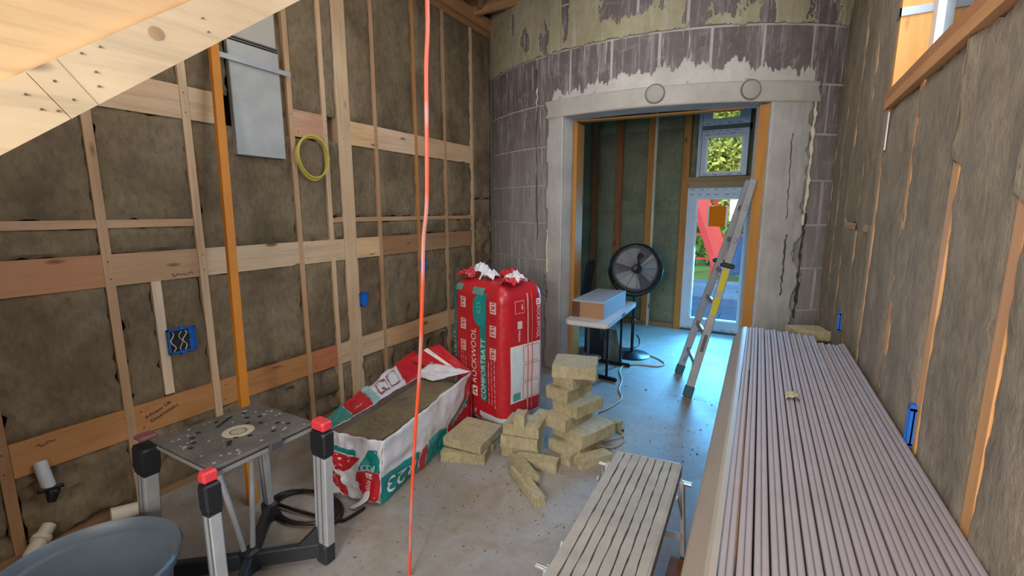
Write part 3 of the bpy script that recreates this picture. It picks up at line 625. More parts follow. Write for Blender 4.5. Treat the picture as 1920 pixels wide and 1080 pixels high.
def logo(S, c, s, parent, ang=0):
    def SS(x, y): ca, sa = math.cos(ang), math.sin(ang); return S(c[0] + x * ca - y * sa, c[1] + x * sa + y * ca)
    m2 = MB(); m2.grid(lambda u, v: SS((u - .5) * s, (v - .5) * s), 3, 3); m2.make('logo_square', WTX, parent)
    h = s * .36; S2 = lambda x, y: SS(x, y) + (S(c[0], c[1]) - S(c[0], c[1])) 
    def off(p): return p + (CP - p).normalized() * .0015
    m2 = MB(); m2.add([off(SS(-h, -h)), off(SS(h, -h)), off(SS(0, h))], [(0, 1, 2)]); m2.make('logo_triangle', RW, parent)
    m2 = MB(); 
    def off2(p): return p + (CP - p).normalized() * .003
    m2.add([off2(SS(-h * .45, -h)), off2(SS(h * .3, -h)), off2(SS(0, h * .25))], [(0, 1, 2)]); m2.make('logo_cut', WTX, parent)
logo(SB(.005), (-.335, .305), .085, bag, math.pi / 2)
for uc in (-.10, -.47):
    for i, z in enumerate((1.02, .84, .66)):
        rect_on(SB(.0045), uc - .035, uc + .035, z - .045, z + .045, plain('d9b9b8', .4), bag, 'pictogram', 2, 2)
        m2 = MB(); S = SB(.006)
        for j in range(4):
            a0, a1 = uc - .028 + rp.random() * .01, uc + .028 - rp.random() * .02; zz = z - .03 + j * .018
            m2.add([S(a0, zz), S(a1, zz + .01 * (j % 2)), S(a1, zz + .008 + .01 * (j % 2)), S(a0, zz + .008)], [(0, 1, 2, 3)])
        m2.make('pictogram_lines', RW, bag)
m2 = MB(); S = SB(.005)
for uc, z0, z1 in ((-.155, .24, .56), (-.12, .24, .62), (-.085, .22, .66), (-.50, .3, .6), (-.47, .3, .62), (-.44, .3, .55)):
    z = z0
    while z < z1: L = rp.uniform(.02, .06); m2.add([S(uc, z), S(uc, z + L), S(uc + .010, z + L), S(uc + .010, z)], [(0, 1, 2, 3)]); z += L + .012
tag(m2.make('small_print', PNK, bag), kind='stuff')
rect_on(SB(.005), .075, .40, .26, .72, plain('ded6d6', .4), bag, 'white_label', 14, 14)
rect_on(SB(.0075), .10, .185, .35, .69, plain('c9dbe2', .4), bag, 'label_panel', 5, 8)
rect_on(SB(.0075), .10, .18, .275, .335, plain('4f9d9c', .4), bag, 'label_panel', 5, 4)
for z in (.27, .42, .57): 
    rect_on(SB(.0075), .205, .385, z, z + .135, plain('8f6f78', .4), bag, 'label_cell', 8, 4); rect_on(SB(.009), .209, .381, z + .004, z + .131, plain('d9cdd0', .4), bag, 'label_cell', 8, 4)
text_on(SB(.005), 'ROCKWOOL', (.375, .875), .26, .036, WTX, bag, ang=-math.pi / 2); logo(SB(.006), (.375, 1.04), .05, bag, -math.pi / 2)
rect_on(SB(.005), .12, .22, .97, 1.07, plain('d79a98', .4), bag, 'warning_box', 4, 4); rect_on(SB(.0065), .126, .214, .976, 1.064, RW, bag, 'warning_box', 4, 4)
text_on(SB(.008), 'i', (.195, 1.02), .012, .04, WTX, bag); rect_on(SB(.005), .145, .195, .85, .91, plain('d9b9b8', .4), bag, 'pictogram', 2, 2); rect_on(SB(.005), .155, .175, .75, .84, PNK, bag, 'small_label', 2, 2)
rect_on(SB(.011), .245, .262, .03, 1.12, plain('d98e88', .25), bag, 'clear_tape', 2, 30); rect_on(SB(.011), .295, .305, .03, 1.12, plain('c56c6a', .25), bag, 'clear_tape', 2, 30)
def crumple(c, s, mat, parent, name, seed, h=1.):
    def S(u, v):
        p = Vector(((u - .5) * s, (v - .5) * s, 0)); r = p.length / s
        return Vector(c) + Vector((p.x, p.y, h * s * (.55 * (1 - 2.0 * r * r)) + s * .22 * fb(u * 4 + seed, v * 4, seed)))
    m2 = MB(); m2.grid(S, 12, 12); return solidify(m2.make(name, mat, parent, smooth=False), .003)
WFILM = plain('d3d2d8', .35); top_z = BH
tp = lambda x, y: C0 + UL * x + UR * y + Vector((0, 0, top_z + .01))
crumple(tp(.50, .22), .14, WFILM, bag, 'white_film_tuft', 1, 1.3); crumple(tp(.33, .16), .13, WFILM, bag, 'white_film_tuft', 5, .9); crumple(tp(.08, .20), .15, WFILM, bag, 'white_film_tuft', 9, .8)
crumple(tp(.55, .12), .16, RW, bag, 'red_film_tuft', 12, .7); crumple(tp(.28, .33), .2, RW, bag, 'red_film_tuft', 15, .5); crumple(tp(.05, .14), .15, RW, bag, 'red_film_tuft', 17, .4)
rect_on(SB(.004), -.36, -.22, 1.10, 1.155, plain('5f9088', .3), bag, 'teal_top_mark', 6, 3); rect_on(SB(.004), -.62, -.50, 1.11, 1.16, plain('5f9088', .3), bag, 'teal_top_mark', 6, 3)
m2 = MB(); m2.add([C0 + Vector((-.02, -.02, .11)), C0 + Vector((-.10, .0, .11)), C0 + Vector((-.02, -.05, .003)), C0 + Vector((.05, .02, .11))], [(0, 1, 2), (0, 2, 3)]); m2.make('loose_film_tail', WFILM, bag)

# ------------------------------------------------------------------ opened bag lying on the floor
NR, NL, FRr, FLl = Vector((-1.915, 1.81, 0)), Vector((-2.27, 1.745, 0)), Vector((-2.06, 2.88, 0)), Vector((-2.42, 2.86, 0))
bb = thing('insulation_bundle', 'long brown stone wool batts showing in the torn open bag', 'insulation', (NR + FLl) / 2)
for i in range(4):
    z0, z1 = .02 + i * .092, .02 + i * .092 + .088; m2 = MB(); ins = .03
    q = [NR + Vector((-ins, ins, 0)), FRr + Vector((-ins, -ins - .03, 0)), FLl + Vector((ins, -ins - .03, 0)), NL + Vector((ins, ins, 0))]
    def Sq(u, v, z): return q[0].lerp(q[1], v).lerp(q[3].lerp(q[2], v), u) + Vector((0, 0, z))
    m2.grid(lambda u, v: Sq(u, v, z1 + .006 * fb(u * 5, v * 14, i)), 10, 30)
    for a, b in ((0, 1), (1, 2), (2, 3), (3, 0)): m2.add([q[a] + Vector((0, 0, z0)), q[b] + Vector((0, 0, z0)), q[b] + Vector((0, 0, z1)), q[a] + Vector((0, 0, z1))], [(0, 1, 2, 3)])
    m2.make('batt', M_SLABD if False else wool('stone_wool_fresh', '5d523e', '75694f', '877b5f'), bb)
ob = thing('open_insulation_bag', 'torn open white, red and teal insulation bag lying near the folding worktable', 'insulation bag', (NR + NL) / 2)
def patch(P00, P10, P11, P01, amp=.012, fq=5., seed=0., belly=0.):
    P00, P10, P11, P01 = map(Vector, (P00, P10, P11, P01)); n = (P10 - P00).cross(P01 - P00).normalized()
    def S(u, v, off=0.):
        p = P00.lerp(P10, u).lerp(P01.lerp(P11, u), v)
        return p + n * (off + amp * fb(u * fq + seed, v * fq * .6, seed) + belly * math.sin(math.pi * v) * math.sin(math.pi * min(1, max(0, u))))
    return S
def poly_on(S, poly, mat, parent, name, off, sub=3):
    """fan-triangulated polygon in uv, finely split so that it follows the film"""
    import bmesh
    bm = bmesh.new(); vs = [bm.verts.new((p[0], p[1], 0)) for p in poly]; bm.faces.new(vs)
    bmesh.ops.triangulate(bm, faces=bm.faces[:])
    for _ in range(sub): bmesh.ops.subdivide_edges(bm, edges=bm.edges[:], cuts=1, use_grid_fill=True); bmesh.ops.triangulate(bm, faces=bm.faces[:])
    m2 = MB(); m2.add([S(v.co.x, v.co.y, off) for v in bm.verts], []); bm.verts.index_update(); m2.f = [tuple(v.index for v in f.verts) for f in bm.faces]; bm.free()
    return m2.make(name, mat, parent, smooth=True)
# near end
SE = patch(NL + Vector((-.02, -.02, .01)), NR + Vector((0, -.02, .01)), NR + Vector((.03, -.0, .415)), NL + Vector((-.05, -.03, .43)), amp=.022, fq=7, belly=.02)
m2 = MB(); m2.grid(lambda u, v: SE(u, v), 24, 26); solidify(m2.make('end_film', WFILM, ob, smooth=True), .002)
poly_on(SE, [(.10, .72), (.62, .73), (.60, .80), (.12, .79)], TEAL, ob, 'teal_end_band', .004)
poly_on(SE, [(.02, .70), (.68, .70), (.50, .50), (.36, .42), (.22, .44), (.14, .40), (.06, .5)], RW, ob, 'red_end_panel', .004)
poly_on(SE, [(.05, .46), (.14, .38), (.30, .34), (.40, .16), (.42, .04), (.22, .08), (.10, .25)], RW, ob, 'red_end_panel', .004)
poly_on(SE, [(.10, .68), (.16, .68), (.27, .40), (.22, .36)], WTX, ob, 'white_end_stripe', .006, 2)
poly_on(SE, [(.70, .64), (.80, .84), (.93, .84), (.99, .5), (.66, .52)], TEAL, ob, 'teal_end_panel', .004)
poly_on(SE, [(.64, .50), (.97, .50), (1.0, .1), (.90, .02), (.78, .08), (.66, .20), (.60, .34)], RW, ob, 'red_end_panel', .004)
text_on(lambda a, b: SE(a, b, .009), 'R23', (.80, .565), .20, .09, plain('cfe3e0', .4), ob, ang=math.pi)
text_on(lambda a, b: SE(a, b, .009), 'ROCKWOOL', (.80, .20), .30, .07, WTX, ob, ang=-math.pi / 2); 
poly_on(SE, [(.75, .38), (.87, .38), (.87, .48), (.75, .48)], WTX, ob, 'logo_square', .007, 1); poly_on(SE, [(.78, .40), (.85, .43), (.78, .46)], RW, ob, 'logo_triangle', .010, 0)
text_on(lambda a, b: SE(a, b, .009), 'COMFORT', (.24, .24), .26, .07, PNK, ob, ang=-1.2)
# right side
SS_ = patch(NR + Vector((.0, -.02, .01)), FRr + Vector((.02, .02, .01)), FRr + Vector((.04, .04, .47)), NR + Vector((.03, 0, .415)), amp=.018, fq=6, seed=3., belly=.03)
m2 = MB(); m2.grid(lambda u, v: SS_(u, v), 46, 18); solidify(m2.make('side_film', WFILM, ob, smooth=True), .002)
poly_on(SS_, [(0, .0), (.33, 0), (.33, .36), (.30, .42), (.0, .42)], TEAL, ob, 'teal_side_panel', .004)
poly_on(SS_, [(.345, 0), (.40, 0), (.40, .42), (.345, .40)], RW, ob, 'red_side_stripe', .004)
poly_on(SS_, [(.42, 0), (.64, 0), (.66, .2), (.64, .38), (.56, .46), (.42, .44)], plain('17908e', .35), ob, 'teal_side_badge', .004)
poly_on(SS_, [(.66, 0), (1., 0), (1., .98), (.95, .9), (.88, .62), (.78, .50), (.66, .42)], RW, ob, 'red_side_panel', .004)
poly_on(SS_, [(.70, .26), (.92, .50), (.94, .64), (.72, .40)], plain('17908e', .35), ob, 'teal_side_ribbon', .007, 2)
text_on(lambda a, b: SS_(a, b, .011), 'COMFORT', (.82, .46), .20, .10, plain('bfe0dc', .4), ob, ang=math.pi + .7)
text_on(lambda a, b: SS_(a, b, .009), 'R23', (.17, .21), .24, .24, plain('d5e5e2', .4), ob, ang=math.pi)
text_on(lambda a, b: SS_(a, b, .009), '1.7', (.53, .22), .08, .12, plain('6cc4c0', .4), ob, ang=math.pi)
# flap thrown back against the wall
A0, A1 = NL + Vector((-.02, .0, .40)), FLl + Vector((-.03, 0, .40))
SFp = patch(A0, A1, A1 + Vector((-.22, .12, .13)), A0 + Vector((-.18, .06, -.03)), amp=.022, fq=7, seed=9.)
m2 = MB(); m2.grid(lambda u, v: SFp(u, v), 40, 10); solidify(m2.make('torn_flap', WFILM, ob, smooth=True), .002)
poly_on(SFp, [(0, 0), (.22, 0), (.20, 1), (0, 1)], plain('3f8f84', .45), ob, 'teal_flap_panel', -.006); poly_on(SFp, [(.23, 0), (.40, 0), (.38, 1), (.21, 1)], RW, ob, 'red_flap_panel', -.006); poly_on(SFp, [(.41, 0), (.47, 0), (.45, 1), (.39, 1)], plain('8fb8b6', .4), ob, 'pale_teal_flap_panel', -.006)
poly_on(SFp, [(.41, 0), (.47, 0), (.45, 1), (.39, 1)], plain('8fb8b6', .4), ob, 'pale_teal_flap_panel', .008); poly_on(SFp, [(0, 0), (.22, 0), (.20, 1), (0, 1)], plain('3f8f84', .45), ob, 'teal_flap_panel', .008); poly_on(SFp, [(.23, 0), (.40, 0), (.38, 1), (.21, 1)], RW, ob, 'red_flap_panel', .008)
for a in (.50, .62):
    for off in (.008, -.008):
        poly_on(SFp, [(a, .2), (a + .10, .2), (a + .10, .8), (a, .8)], plain('8a5560', .5), ob, 'label_frame', off, 2)
        poly_on(SFp, [(a + .006, .25), (a + .094, .25), (a + .094, .75), (a + .006, .75)], WFILM, ob, 'label_cell', off * 1.4, 2)
for off in (.008, -.008): poly_on(SFp, [(.76, 0), (1, 0), (1, 1), (.76, 1)], RW, ob, 'red_flap_panel', off)
# peaked far end of the bag
PK = FLl.lerp(FRr, .25) + Vector((-.05, .10, .60))
m2 = MB(); T = patch(A1 + Vector((-.04, -.10, .01)), PK.lerp(FLl + Vector((0, 0, .40)), .55), FRr + Vector((.04, .04, .47)), FRr.lerp(FLl, .6) + Vector((0, -.12, .40)), amp=.02, fq=5, seed=14.)
m2.grid(lambda u, v: T(u, v), 14, 14); solidify(m2.make('far_end_film', WFILM, ob, smooth=True), .002)
m2 = MB(); T2 = patch(A1 + Vector((-.20, -.02, .10)), PK + Vector((-.02, .03, .03)), FRr + Vector((.03, .07, .46)), FLl.lerp(FRr, .5) + Vector((-.0, .02, .42)), amp=.015, fq=5, seed=17.)
m2.grid(lambda u, v: T2(u, v), 14, 14); solidify(m2.make('red_far_flap', RW, ob, smooth=True), .002)
poly_on(T2, [(.55, .0), (.68, 0), (.60, 1), (.48, 1)], WTX, ob, 'white_flap_stripe', .004, 2); poly_on(T2, [(.55, .0), (.68, 0), (.60, 1), (.48, 1)], WTX, ob, 'white_flap_stripe', -.006, 2)
m2 = MB(); m2.grid(lambda u, v: FRr + Vector((.04 - .25 * u * (1 - v), .05 + .03 * u, .01 + .44 * v + .01 * fb(u * 5, v * 5, 1))), 10, 10); solidify(m2.make('red_far_end', RW, ob, smooth=True), .002)
m2 = MB(); m2.grid(lambda u, v: NR + Vector((-.12 + .05 * u + .03 * math.sin(v * 4), -.03 - .10 * v, .09 - .085 * v + .01 * u)), 4, 8); solidify(m2.make('film_tail', WFILM, ob, smooth=True), .002)

# ------------------------------------------------------------------ stone wool offcuts
def slab(x, y, z0, th, a, b, h, label, group=None, px_=True, seed=[0], tilt=0.):
    """nearest vertical edge at photo pixel (x,y) standing at height z0; a = length to the left, b = length backwards, th = heading of b"""
    seed[0] += 1; sd = seed[0] * 3.3
    P = at_z(x, y, z0) if px_ else Vector((x, y, z0)); t = R(th); V = Vector((math.sin(t), math.cos(t), 0)); U = Vector((-math.cos(t), math.sin(t), 0))
    n = 5; m2 = MB(); idx = {}
    def pt(i, j, k):
        u, v, w_ = i / n, j / n, k / 2; e = (u in (0, 1)) + (v in (0, 1)) + (w_ in (0, 1)); am = .0022 + .0016 * e
        p = P + U * (a * u) + V * (b * v) + Vector((0, 0, h * w_ + tilt * u))
        return p + Vector((fb(u * 3 + sd, v * 3, w_ * 2), fb(u * 3, v * 3 + sd, w_ * 2), (fb(u * 3, v * 3, w_ + sd) if k else 0) * .7)) * am
    for i in range(n + 1):
        for j in range(n + 1):
            for k in range(3):
                if i in (0, n) or j in (0, n) or k in (0, 2): idx[i, j, k] = len(m2.v); m2.v.append(pt(i, j, k))
    for i in range(n):
        for j in range(n): m2.f += [(idx[i, j, 0], idx[i, j + 1, 0], idx[i + 1, j + 1, 0], idx[i + 1, j, 0]), (idx[i, j, 2], idx[i + 1, j, 2], idx[i + 1, j + 1, 2], idx[i, j + 1, 2])]
    for i in range(n):
        for k in range(2): m2.f += [(idx[i, 0, k], idx[i + 1, 0, k], idx[i + 1, 0, k + 1], idx[i, 0, k + 1]), (idx[i, n, k], idx[i, n, k + 1], idx[i + 1, n, k + 1], idx[i + 1, n, k])]
    for j in range(n):
        for k in range(2): m2.f += [(idx[0, j, k], idx[0, j, k + 1], idx[0, j + 1, k + 1], idx[0, j + 1, k]), (idx[n, j, k], idx[n, j + 1, k], idx[n, j + 1, k + 1], idx[n, j, k + 1])]
    return tag(m2.make('insulation_offcut', M_SLAB, smooth=False), label, 'insulation', group or 'stone wool offcuts on the floor')
H = .088
LY = [(1086, 866, 10, .26, .34, 'khaki stone wool offcut at the foot of the tall stack'), (1092, 842, 22, .30, .36, 'khaki stone wool offcut second from the floor in the tall stack'),
      (1060, 812, 12, .20, .36, 'khaki stone wool offcut third from the floor in the tall stack'), (1081, 787, 20, .24, .30, 'stone wool offcut jutting right at mid height of the tall stack'),
      (1063, 757, 12, .19, .34, 'khaki stone wool offcut third from the top of the tall stack'), (1074, 733, 16, .19, .32, 'khaki stone wool offcut second from the top of the tall stack'), (1117, 714, -16, .32, .30, 'wide khaki stone wool slab topmost on the tall stack')]
for i, (x, y, th, a, b, lb) in enumerate(LY): slab(x, y, .004 + i * (H + .001), th, a, b, H, lb)
slab(1117, 826, .06, 24, .07, .30, .07, 'pale topped stone wool offcut sticking out right under the tall stack')
slab(1090, 882, .0, 35, .10, .26, .06, 'stone wool offcut on the floor right of the tall stack foot')
slab(1009, 864, .002, -14, .27, .24, .082, 'lowest stone wool offcut of the short stack before the red bag'); slab(1007, 846, .088, -14, .27, .22, .08, 'middle stone wool offcut of the short stack before the red bag')
slab(1009, 824, .172, -10, .26, .20, .08, 'upper stone wool offcut of the short stack before the red bag'); slab(983, 800, .256, -14, .075, .10, .08, 'small upright stone wool piece on top of the short stack')
slab(1026, 800, .18, 0, .13, .14, .06, 'wedge of stone wool leaning between the two stacks')
slab(1043, 889, 0, -12, .30, .10, .07, 'stone wool offcut lying across before the short stack'); slab(1069, 876, 0, 8, .08, .16, .07, 'small stone wool chunk between the two stacks')
slab(1023, 948, 0, -52, .07, .40, .06, 'long stone wool strip lying nearest the camera'); slab(1012, 907, .02, -52, .09, .30, .055, 'broken stone wool strip tilted against the short stack', tilt=.02)
slab(909, 873, 0, -20, .32, .30, .075, 'lower slab of the stone wool pair beside the open bag'); slab(901, 853, .08, -6, .30, .36, .06, 'square stone wool slab topmost of the pair beside the open bag', tilt=.012)
slab(925, 846, 0, -10, .10, .20, .05, 'small stone wool scrap behind the pair of slabs')
slab(1556, 640, .95, -20, .20, .16, .06, 'stone wool offcut lying beyond the metal studs against the tile wall')
qb = at_z(1556, 640, .95); tag(MB().box((qb.x - .19, qb.y + .01, 0), (qb.x + .01, qb.y + .19, .945), bev=.004).make('carton', plain('5b4028', .8)), 'dark brown carton standing beyond the metal studs under a wool offcut', 'box')
m2 = MB(); rd = random.Random(9)
for i in range(420):
    z = random.random(); 
    if i < 200: p = Vector((rd.gauss(-1.35, .45), rd.gauss(2.2, .5), 0))
    elif i < 300: p = Vector((rd.gauss(-.45, .22), rd.gauss(3.4, .4), 0))
    else: p = Vector((rd.uniform(-1.8, -.1), rd.uniform(1.2, 6.6), 0))
    p.x = min(max(p.x, -1.85), -.1); p.y = min(max(p.y, 1.2), 4.4 + (0 if i < 300 else .0))
    s = rd.uniform(.003, .013) if i < 410 else .02
    m2.add([p + Vector((rd.uniform(-s, s), rd.uniform(-s, s), 0)) for _ in range(3)] + [p + Vector((0, 0, s * .6))], [(0, 1, 2), (0, 1, 3), (1, 2, 3), (0, 2, 3)])
tag(m2.make('floor_debris', plain('5a5042', .9)), 'dark crumbs of debris scattered on the concrete floor', 'debris', kind='stuff')

# ------------------------------------------------------------------ folding worktable
GP = plain('66625d', .6, var=.45, bump=.25); DK = plain('1d2026', .45); ALG = plain('b4b8bd', .45, .25, .2); RDP = plain('e0404a', .4)
wt = thing('folding_worktable', 'scuffed grey folding worktable with aluminium legs and red corner clamps', 'worktable', (-2.06, 1.10, 0))
c = [Vector((-2.30, .857, 0)), Vector((-1.849, .868, 0)), Vector((-1.818, 1.325, 0)), Vector((-2.30, 1.348, 0))]
x0, x1, y0, y1 = -2.30, -1.835, .865, 1.335
MB().box((x0, y0, .735), (x1, y1, .752), bev=.004).make('table_top', GP, wt)
MB().box((x0 + .006, y0 + .006, .706), (x1 - .006, y1 - .006, .731), bev=.004).make('lower_top_leaf', plain('8a8a8a', .5), wt); MB().box((x0 + .002, y0 + .002, .7325), (x1 - .002, y1 - .002, .7355)).make('top_seam', DK, wt)
rings = MB().lathe([(.036, 0), (.044, .0022), (.060, .0018), (.066, 0)], (-2.06, 1.10, .752), 28).make('dried_glue_ring', plain('b3aa93', .7), wt)
MB().lathe([(0, .0015), (.02, .0015), (.03, 0)], (-2.06, 1.10, .752), 16).make('dried_glue_blob', plain('a59c86', .7), wt)
hl = MB()
for (hx, hy) in [(-2.20, 1.0), (-2.17, .96), (-2.12, .94), (-2.08, .91), (-1.98, 1.24), (-1.93, 1.26), (-2.16, 1.20), (-2.12, 1.24), (-2.22, 1.22), (-2.01, 1.06), (-1.97, 1.10), (-1.99, 1.02), (-2.1, 1.17), (-2.05, 1.2), (-1.92, 1.18), (-2.24, 1.1)]: hl.lathe([(.011, 0), (.011, .0012), (0, .0012)], (hx, hy, .752), 12)
tag(hl.make('dog_holes', plain('17171a', .8), wt), kind='stuff')
for a, b in (((-2.18, 1.07), (-2.24, 1.17)), ((-1.96, 1.0), (-2.0, 1.03))): MB().bar((a[0], a[1], .7528), (b[0], b[1], .7528), .016, .0015).make('slot', plain('17171a', .8), wt)
spl = MB(); rg = random.Random(2)
for i in range(60):
    x, y, s = rg.uniform(x0 + .02, x1 - .02), rg.uniform(y0 + .02, y1 - .02), rg.uniform(.002, .009); spl.lathe([(s, 0), (s * .7, .001), (0, .0012)], (x, y, .752), 7)
tag(spl.make('paint_splashes', plain('9d9889', .8), wt), kind='stuff')
MB().box((x1 - .02, 1.10, .712), (x1 + .012, 1.16, .75), bev=.004).make('side_latch', plain('55565a', .5, .3), wt)
def wleg(top, foot, name, red=True, W=.062, D=.05):
    top, foot = Vector(top), Vector(foot); d = foot - top
    cap = MB(); cap.bar(top + d * .04, top + d * .20, W + .016, D + .014, up=(0, 1, 0), bev=.008); cap.bar(top + d * .14, top + d * .22, W + .006, D + .008, up=(0, 1, 0), bev=.006).make('leg_cap', DK, wt)
    lg = MB().bar(top + d * .19, top + d * .86, W, D, up=(0, 1, 0), bev=.006).make('leg', ALG, wt)
    for s in (-.016, .016): MB().bar(top + d * .20 + Vector((s * 1.0, -D / 2 - .001, 0)), top + d * .85 + Vector((s, -D / 2 - .001, 0)), .006, .003, up=(0, 1, 0)).make('leg_rib', plain('868a90', .4, .5), lg)
    MB().bar(top + d * .85, foot, .075, .065, up=(0, 1, 0), bev=.008).make('foot', plain('2b2f36', .5), wt)
    if red: MB().bar(top + d * -.03, top + d * .035, W + .002, D + .008, up=(0, 1, 0), bev=.008).make('red_clamp', RDP, wt)
wleg((-1.80, 1.345, .745), (-1.835, 1.34, 0), 'a', W=.088, D=.05); wleg((-1.835, .85, .735), (-1.80, .83, 0), 'b', W=.045, D=.05); wleg((-2.36, .86, .745), (-2.42, .84, 0), 'c', red=False, W=.085, D=.06); wleg((-2.33, 1.36, .735), (-2.38, 1.40, 0), 'd', red=False, W=.045, D=.04)
MB().box((-2.40, .83, .745), (-2.33, .90, .765), bev=.006).make('dull_clamp', plain('7a4a4c', .6), wt)
cbk = Vector((-2.10, 1.115, .06))
for ft in ((-1.835, 1.34, .07), (-1.80, .83, .06), (-2.42, .84, .06), (-2.38, 1.40, .07)): MB().bar(ft, cbk, .040, .08, bev=.006).make('foot_rail', plain('2b2f36', .5), wt)
MB().box((-2.14, 1.075, .0), (-2.06, 1.155, .12), bev=.012).make('centre_bracket', DK, wt)
for a, b in (((-2.085, .99, .71), (-2.115, 1.10, .10)), ((-2.13, 1.20, .71), (-2.10, 1.13, .10))): MB().tube([a, b], .013, 10).make('folding_strut', ALG, wt)
gd_ = (cbk - Vector((-1.835, 1.34, .06))).normalized(); gs = gd_.cross(Vector((0, 0, 1))).normalized() * .016; g0 = Vector((-1.835, 1.34, .10)) + gd_ * .03
MB().prism([(0, 0), (.10, 0), (0, .10)], lambda a, b: g0 + gd_ * a + Vector((0, 0, b)) - gs, lambda a, b: g0 + gd_ * a + Vector((0, 0, b)) + gs).make('foot_gusset', plain('2b2f36', .5), wt)
# ------------------------------------------------------------------ grey bin
bn = thing('plastic_bin', 'round blue-grey plastic bin nearest the camera at lower left', 'bin', (-2.0, .52, 0)); bc = (-2.03, .515, 0)
BG = plain('5a6570', .45, bump=.1)
MB().lathe([(0, .02), (.205, .02), (.215, .0), (.245, .42), (.262, .43), (.262, .455), (.276, .46), (.283, .488), (.277, .5), (.268, .488), (.262, .46), (.246, .452), (.238, .42), (.205, .035), (0, .035)], bc, 48).make('body', BG, bn)
MB().tube([(bc[0] + .255, bc[1] + .06, .40), (bc[0] + .30, bc[1] + .07, .40), (bc[0] + .30, bc[1] - .05, .40), (bc[0] + .255, bc[1] - .06, .40)], .012, 8).make('handle', BG, bn)
m2 = MB(); rg = random.Random(4)
for i in range(60):
    a, r_ = rg.uniform(0, 6.28), .20 * math.sqrt(rg.random()); p = Vector((bc[0] + r_ * math.cos(a), bc[1] + r_ * math.sin(a), .036)); s = rg.uniform(.008, .03)
    m2.add([p + Vector((rg.uniform(-s, s), rg.uniform(-s, s), 0)) for _ in range(3)] + [p + Vector((0, 0, s))], [(0, 1, 2), (0, 1, 3), (1, 2, 3), (0, 2, 3)])
tag(m2.make('rubble', plain('a39a86', .9)), 'pale crumbs of rubble in the bottom of the grey bin', 'rubble', kind='stuff')
# ------------------------------------------------------------------ cables
def cable(pxs, r, mat, name, label, z=None, world=False, cat='cable', sub=6, lift=0.):
    P = [Vector(p) if world else at_z(p[0], p[1], r) for p in pxs]; out = []
    for i in range(len(P) - 1):
        p0, p1, p2, p3 = P[max(i - 1, 0)], P[i], P[i + 1], P[min(i + 2, len(P) - 1)]
        for j in range(sub):
            t = j / sub; out.append(.5 * ((2 * p1) + (-p0 + p2) * t + (2 * p0 - 5 * p1 + 4 * p2 - p3) * t * t + (-p0 + 3 * p1 - 3 * p2 + p3) * t ** 3))
    out.append(P[-1]); 
    if not world:
        for i, p in enumerate(out): p.z = r + lift * (i % 2 == 0) * 0
    return tag(MB().tube(out, r, 7).make(name, mat), label, cat)
BLK = plain('141312', .5); CRM = plain('a89a80', .55)
pts = []
for i in range(70):
    a = i / 70 * 2 * math.pi * 2.6; rr_ = .20 + .05 * math.sin(i * .21); pts.append((-2.24 + (rr_ + .02) * math.cos(a) , 1.53 + rr_ * .66 * math.sin(a), .012 + .012 * (i % 9) / 9 + .01 * i / 70))
pts += [(-2.05, 1.55, .013), (-1.98, 1.62, .013), (-1.97, 1.72, .013)]
cable(pts, .010, BLK, 'cable_coil', 'thick black cable coiled on the floor behind the worktable', world=True, cat='cable coil', sub=2)
cable([(1205, 662), (1232, 672), (1246, 682), (1232, 687), (1200, 684), (1172, 685), (1162, 695), (1166, 712), (1161, 730), (1165, 748), (1140, 766), (1119, 775), (1124, 786), (1150, 797), (1171, 806), (1166, 818), (1140, 824), (1120, 830), (1125, 842), (1128, 870), (1131, 905)], .008, CRM, 'extension_cord', 'cream cord snaking over the floor from the fan past the wool stack', cat='cord')
cable([(1118, 786), (1140, 800), (1166, 812), (1170, 826), (1155, 837), (1132, 838), (1120, 828)], .0075, CRM, 'cord_loop', 'loop of cream cord lying right of the wool offcuts', cat='cord')
cable([(1096, 775), (1118, 779), (1135, 789), (1158, 799), (1168, 808)], .006, plain('3d3730', .6), 'power_cord', 'thin dark cord crossing the cream cord beside the tall wool stack', cat='cord')
cable([(1095, 668), (1120, 658), (1150, 651), (1180, 653), (1197, 648), (1199, 636), (1194, 628)], .006, BLK, 'fan_cord', 'thin black cord lying on the floor behind the pedestal fan', cat='cord')
# orange cord hanging from the ceiling
oc = [at_z(768, 1078, .012), at_y(771, 960, 1.46), at_y(778, 820, 1.44), at_y(787, 690, 1.42), at_y(792, 540, 1.40), at_y(794, 450, 1.40), at_y(800, 380, 1.39), at_y(800, 250, 1.38), at_y(799, 130, 1.37), at_y(801, 0, 1.36)]
tp_ = oc[-1].copy(); oc += [Vector((tp_.x - .01, tp_.y - .01, 3.0)), Vector((tp_.x, tp_.y, 4.10))]
xo = NT('orange_cord', .45); xo.col(xo.mix(xo.ramp(xo.noise(xo.scale(xo.pos, (.5, .5, 2.)), 1.6, 1), [(.52, 0.), (.58, .75)]), 'e0532f', 'b98a86'))
cable(oc, .0078, xo.m, 'hanging_cord', 'bright orange extension cord hanging from the ceiling to the floor', world=True, cat='cord')

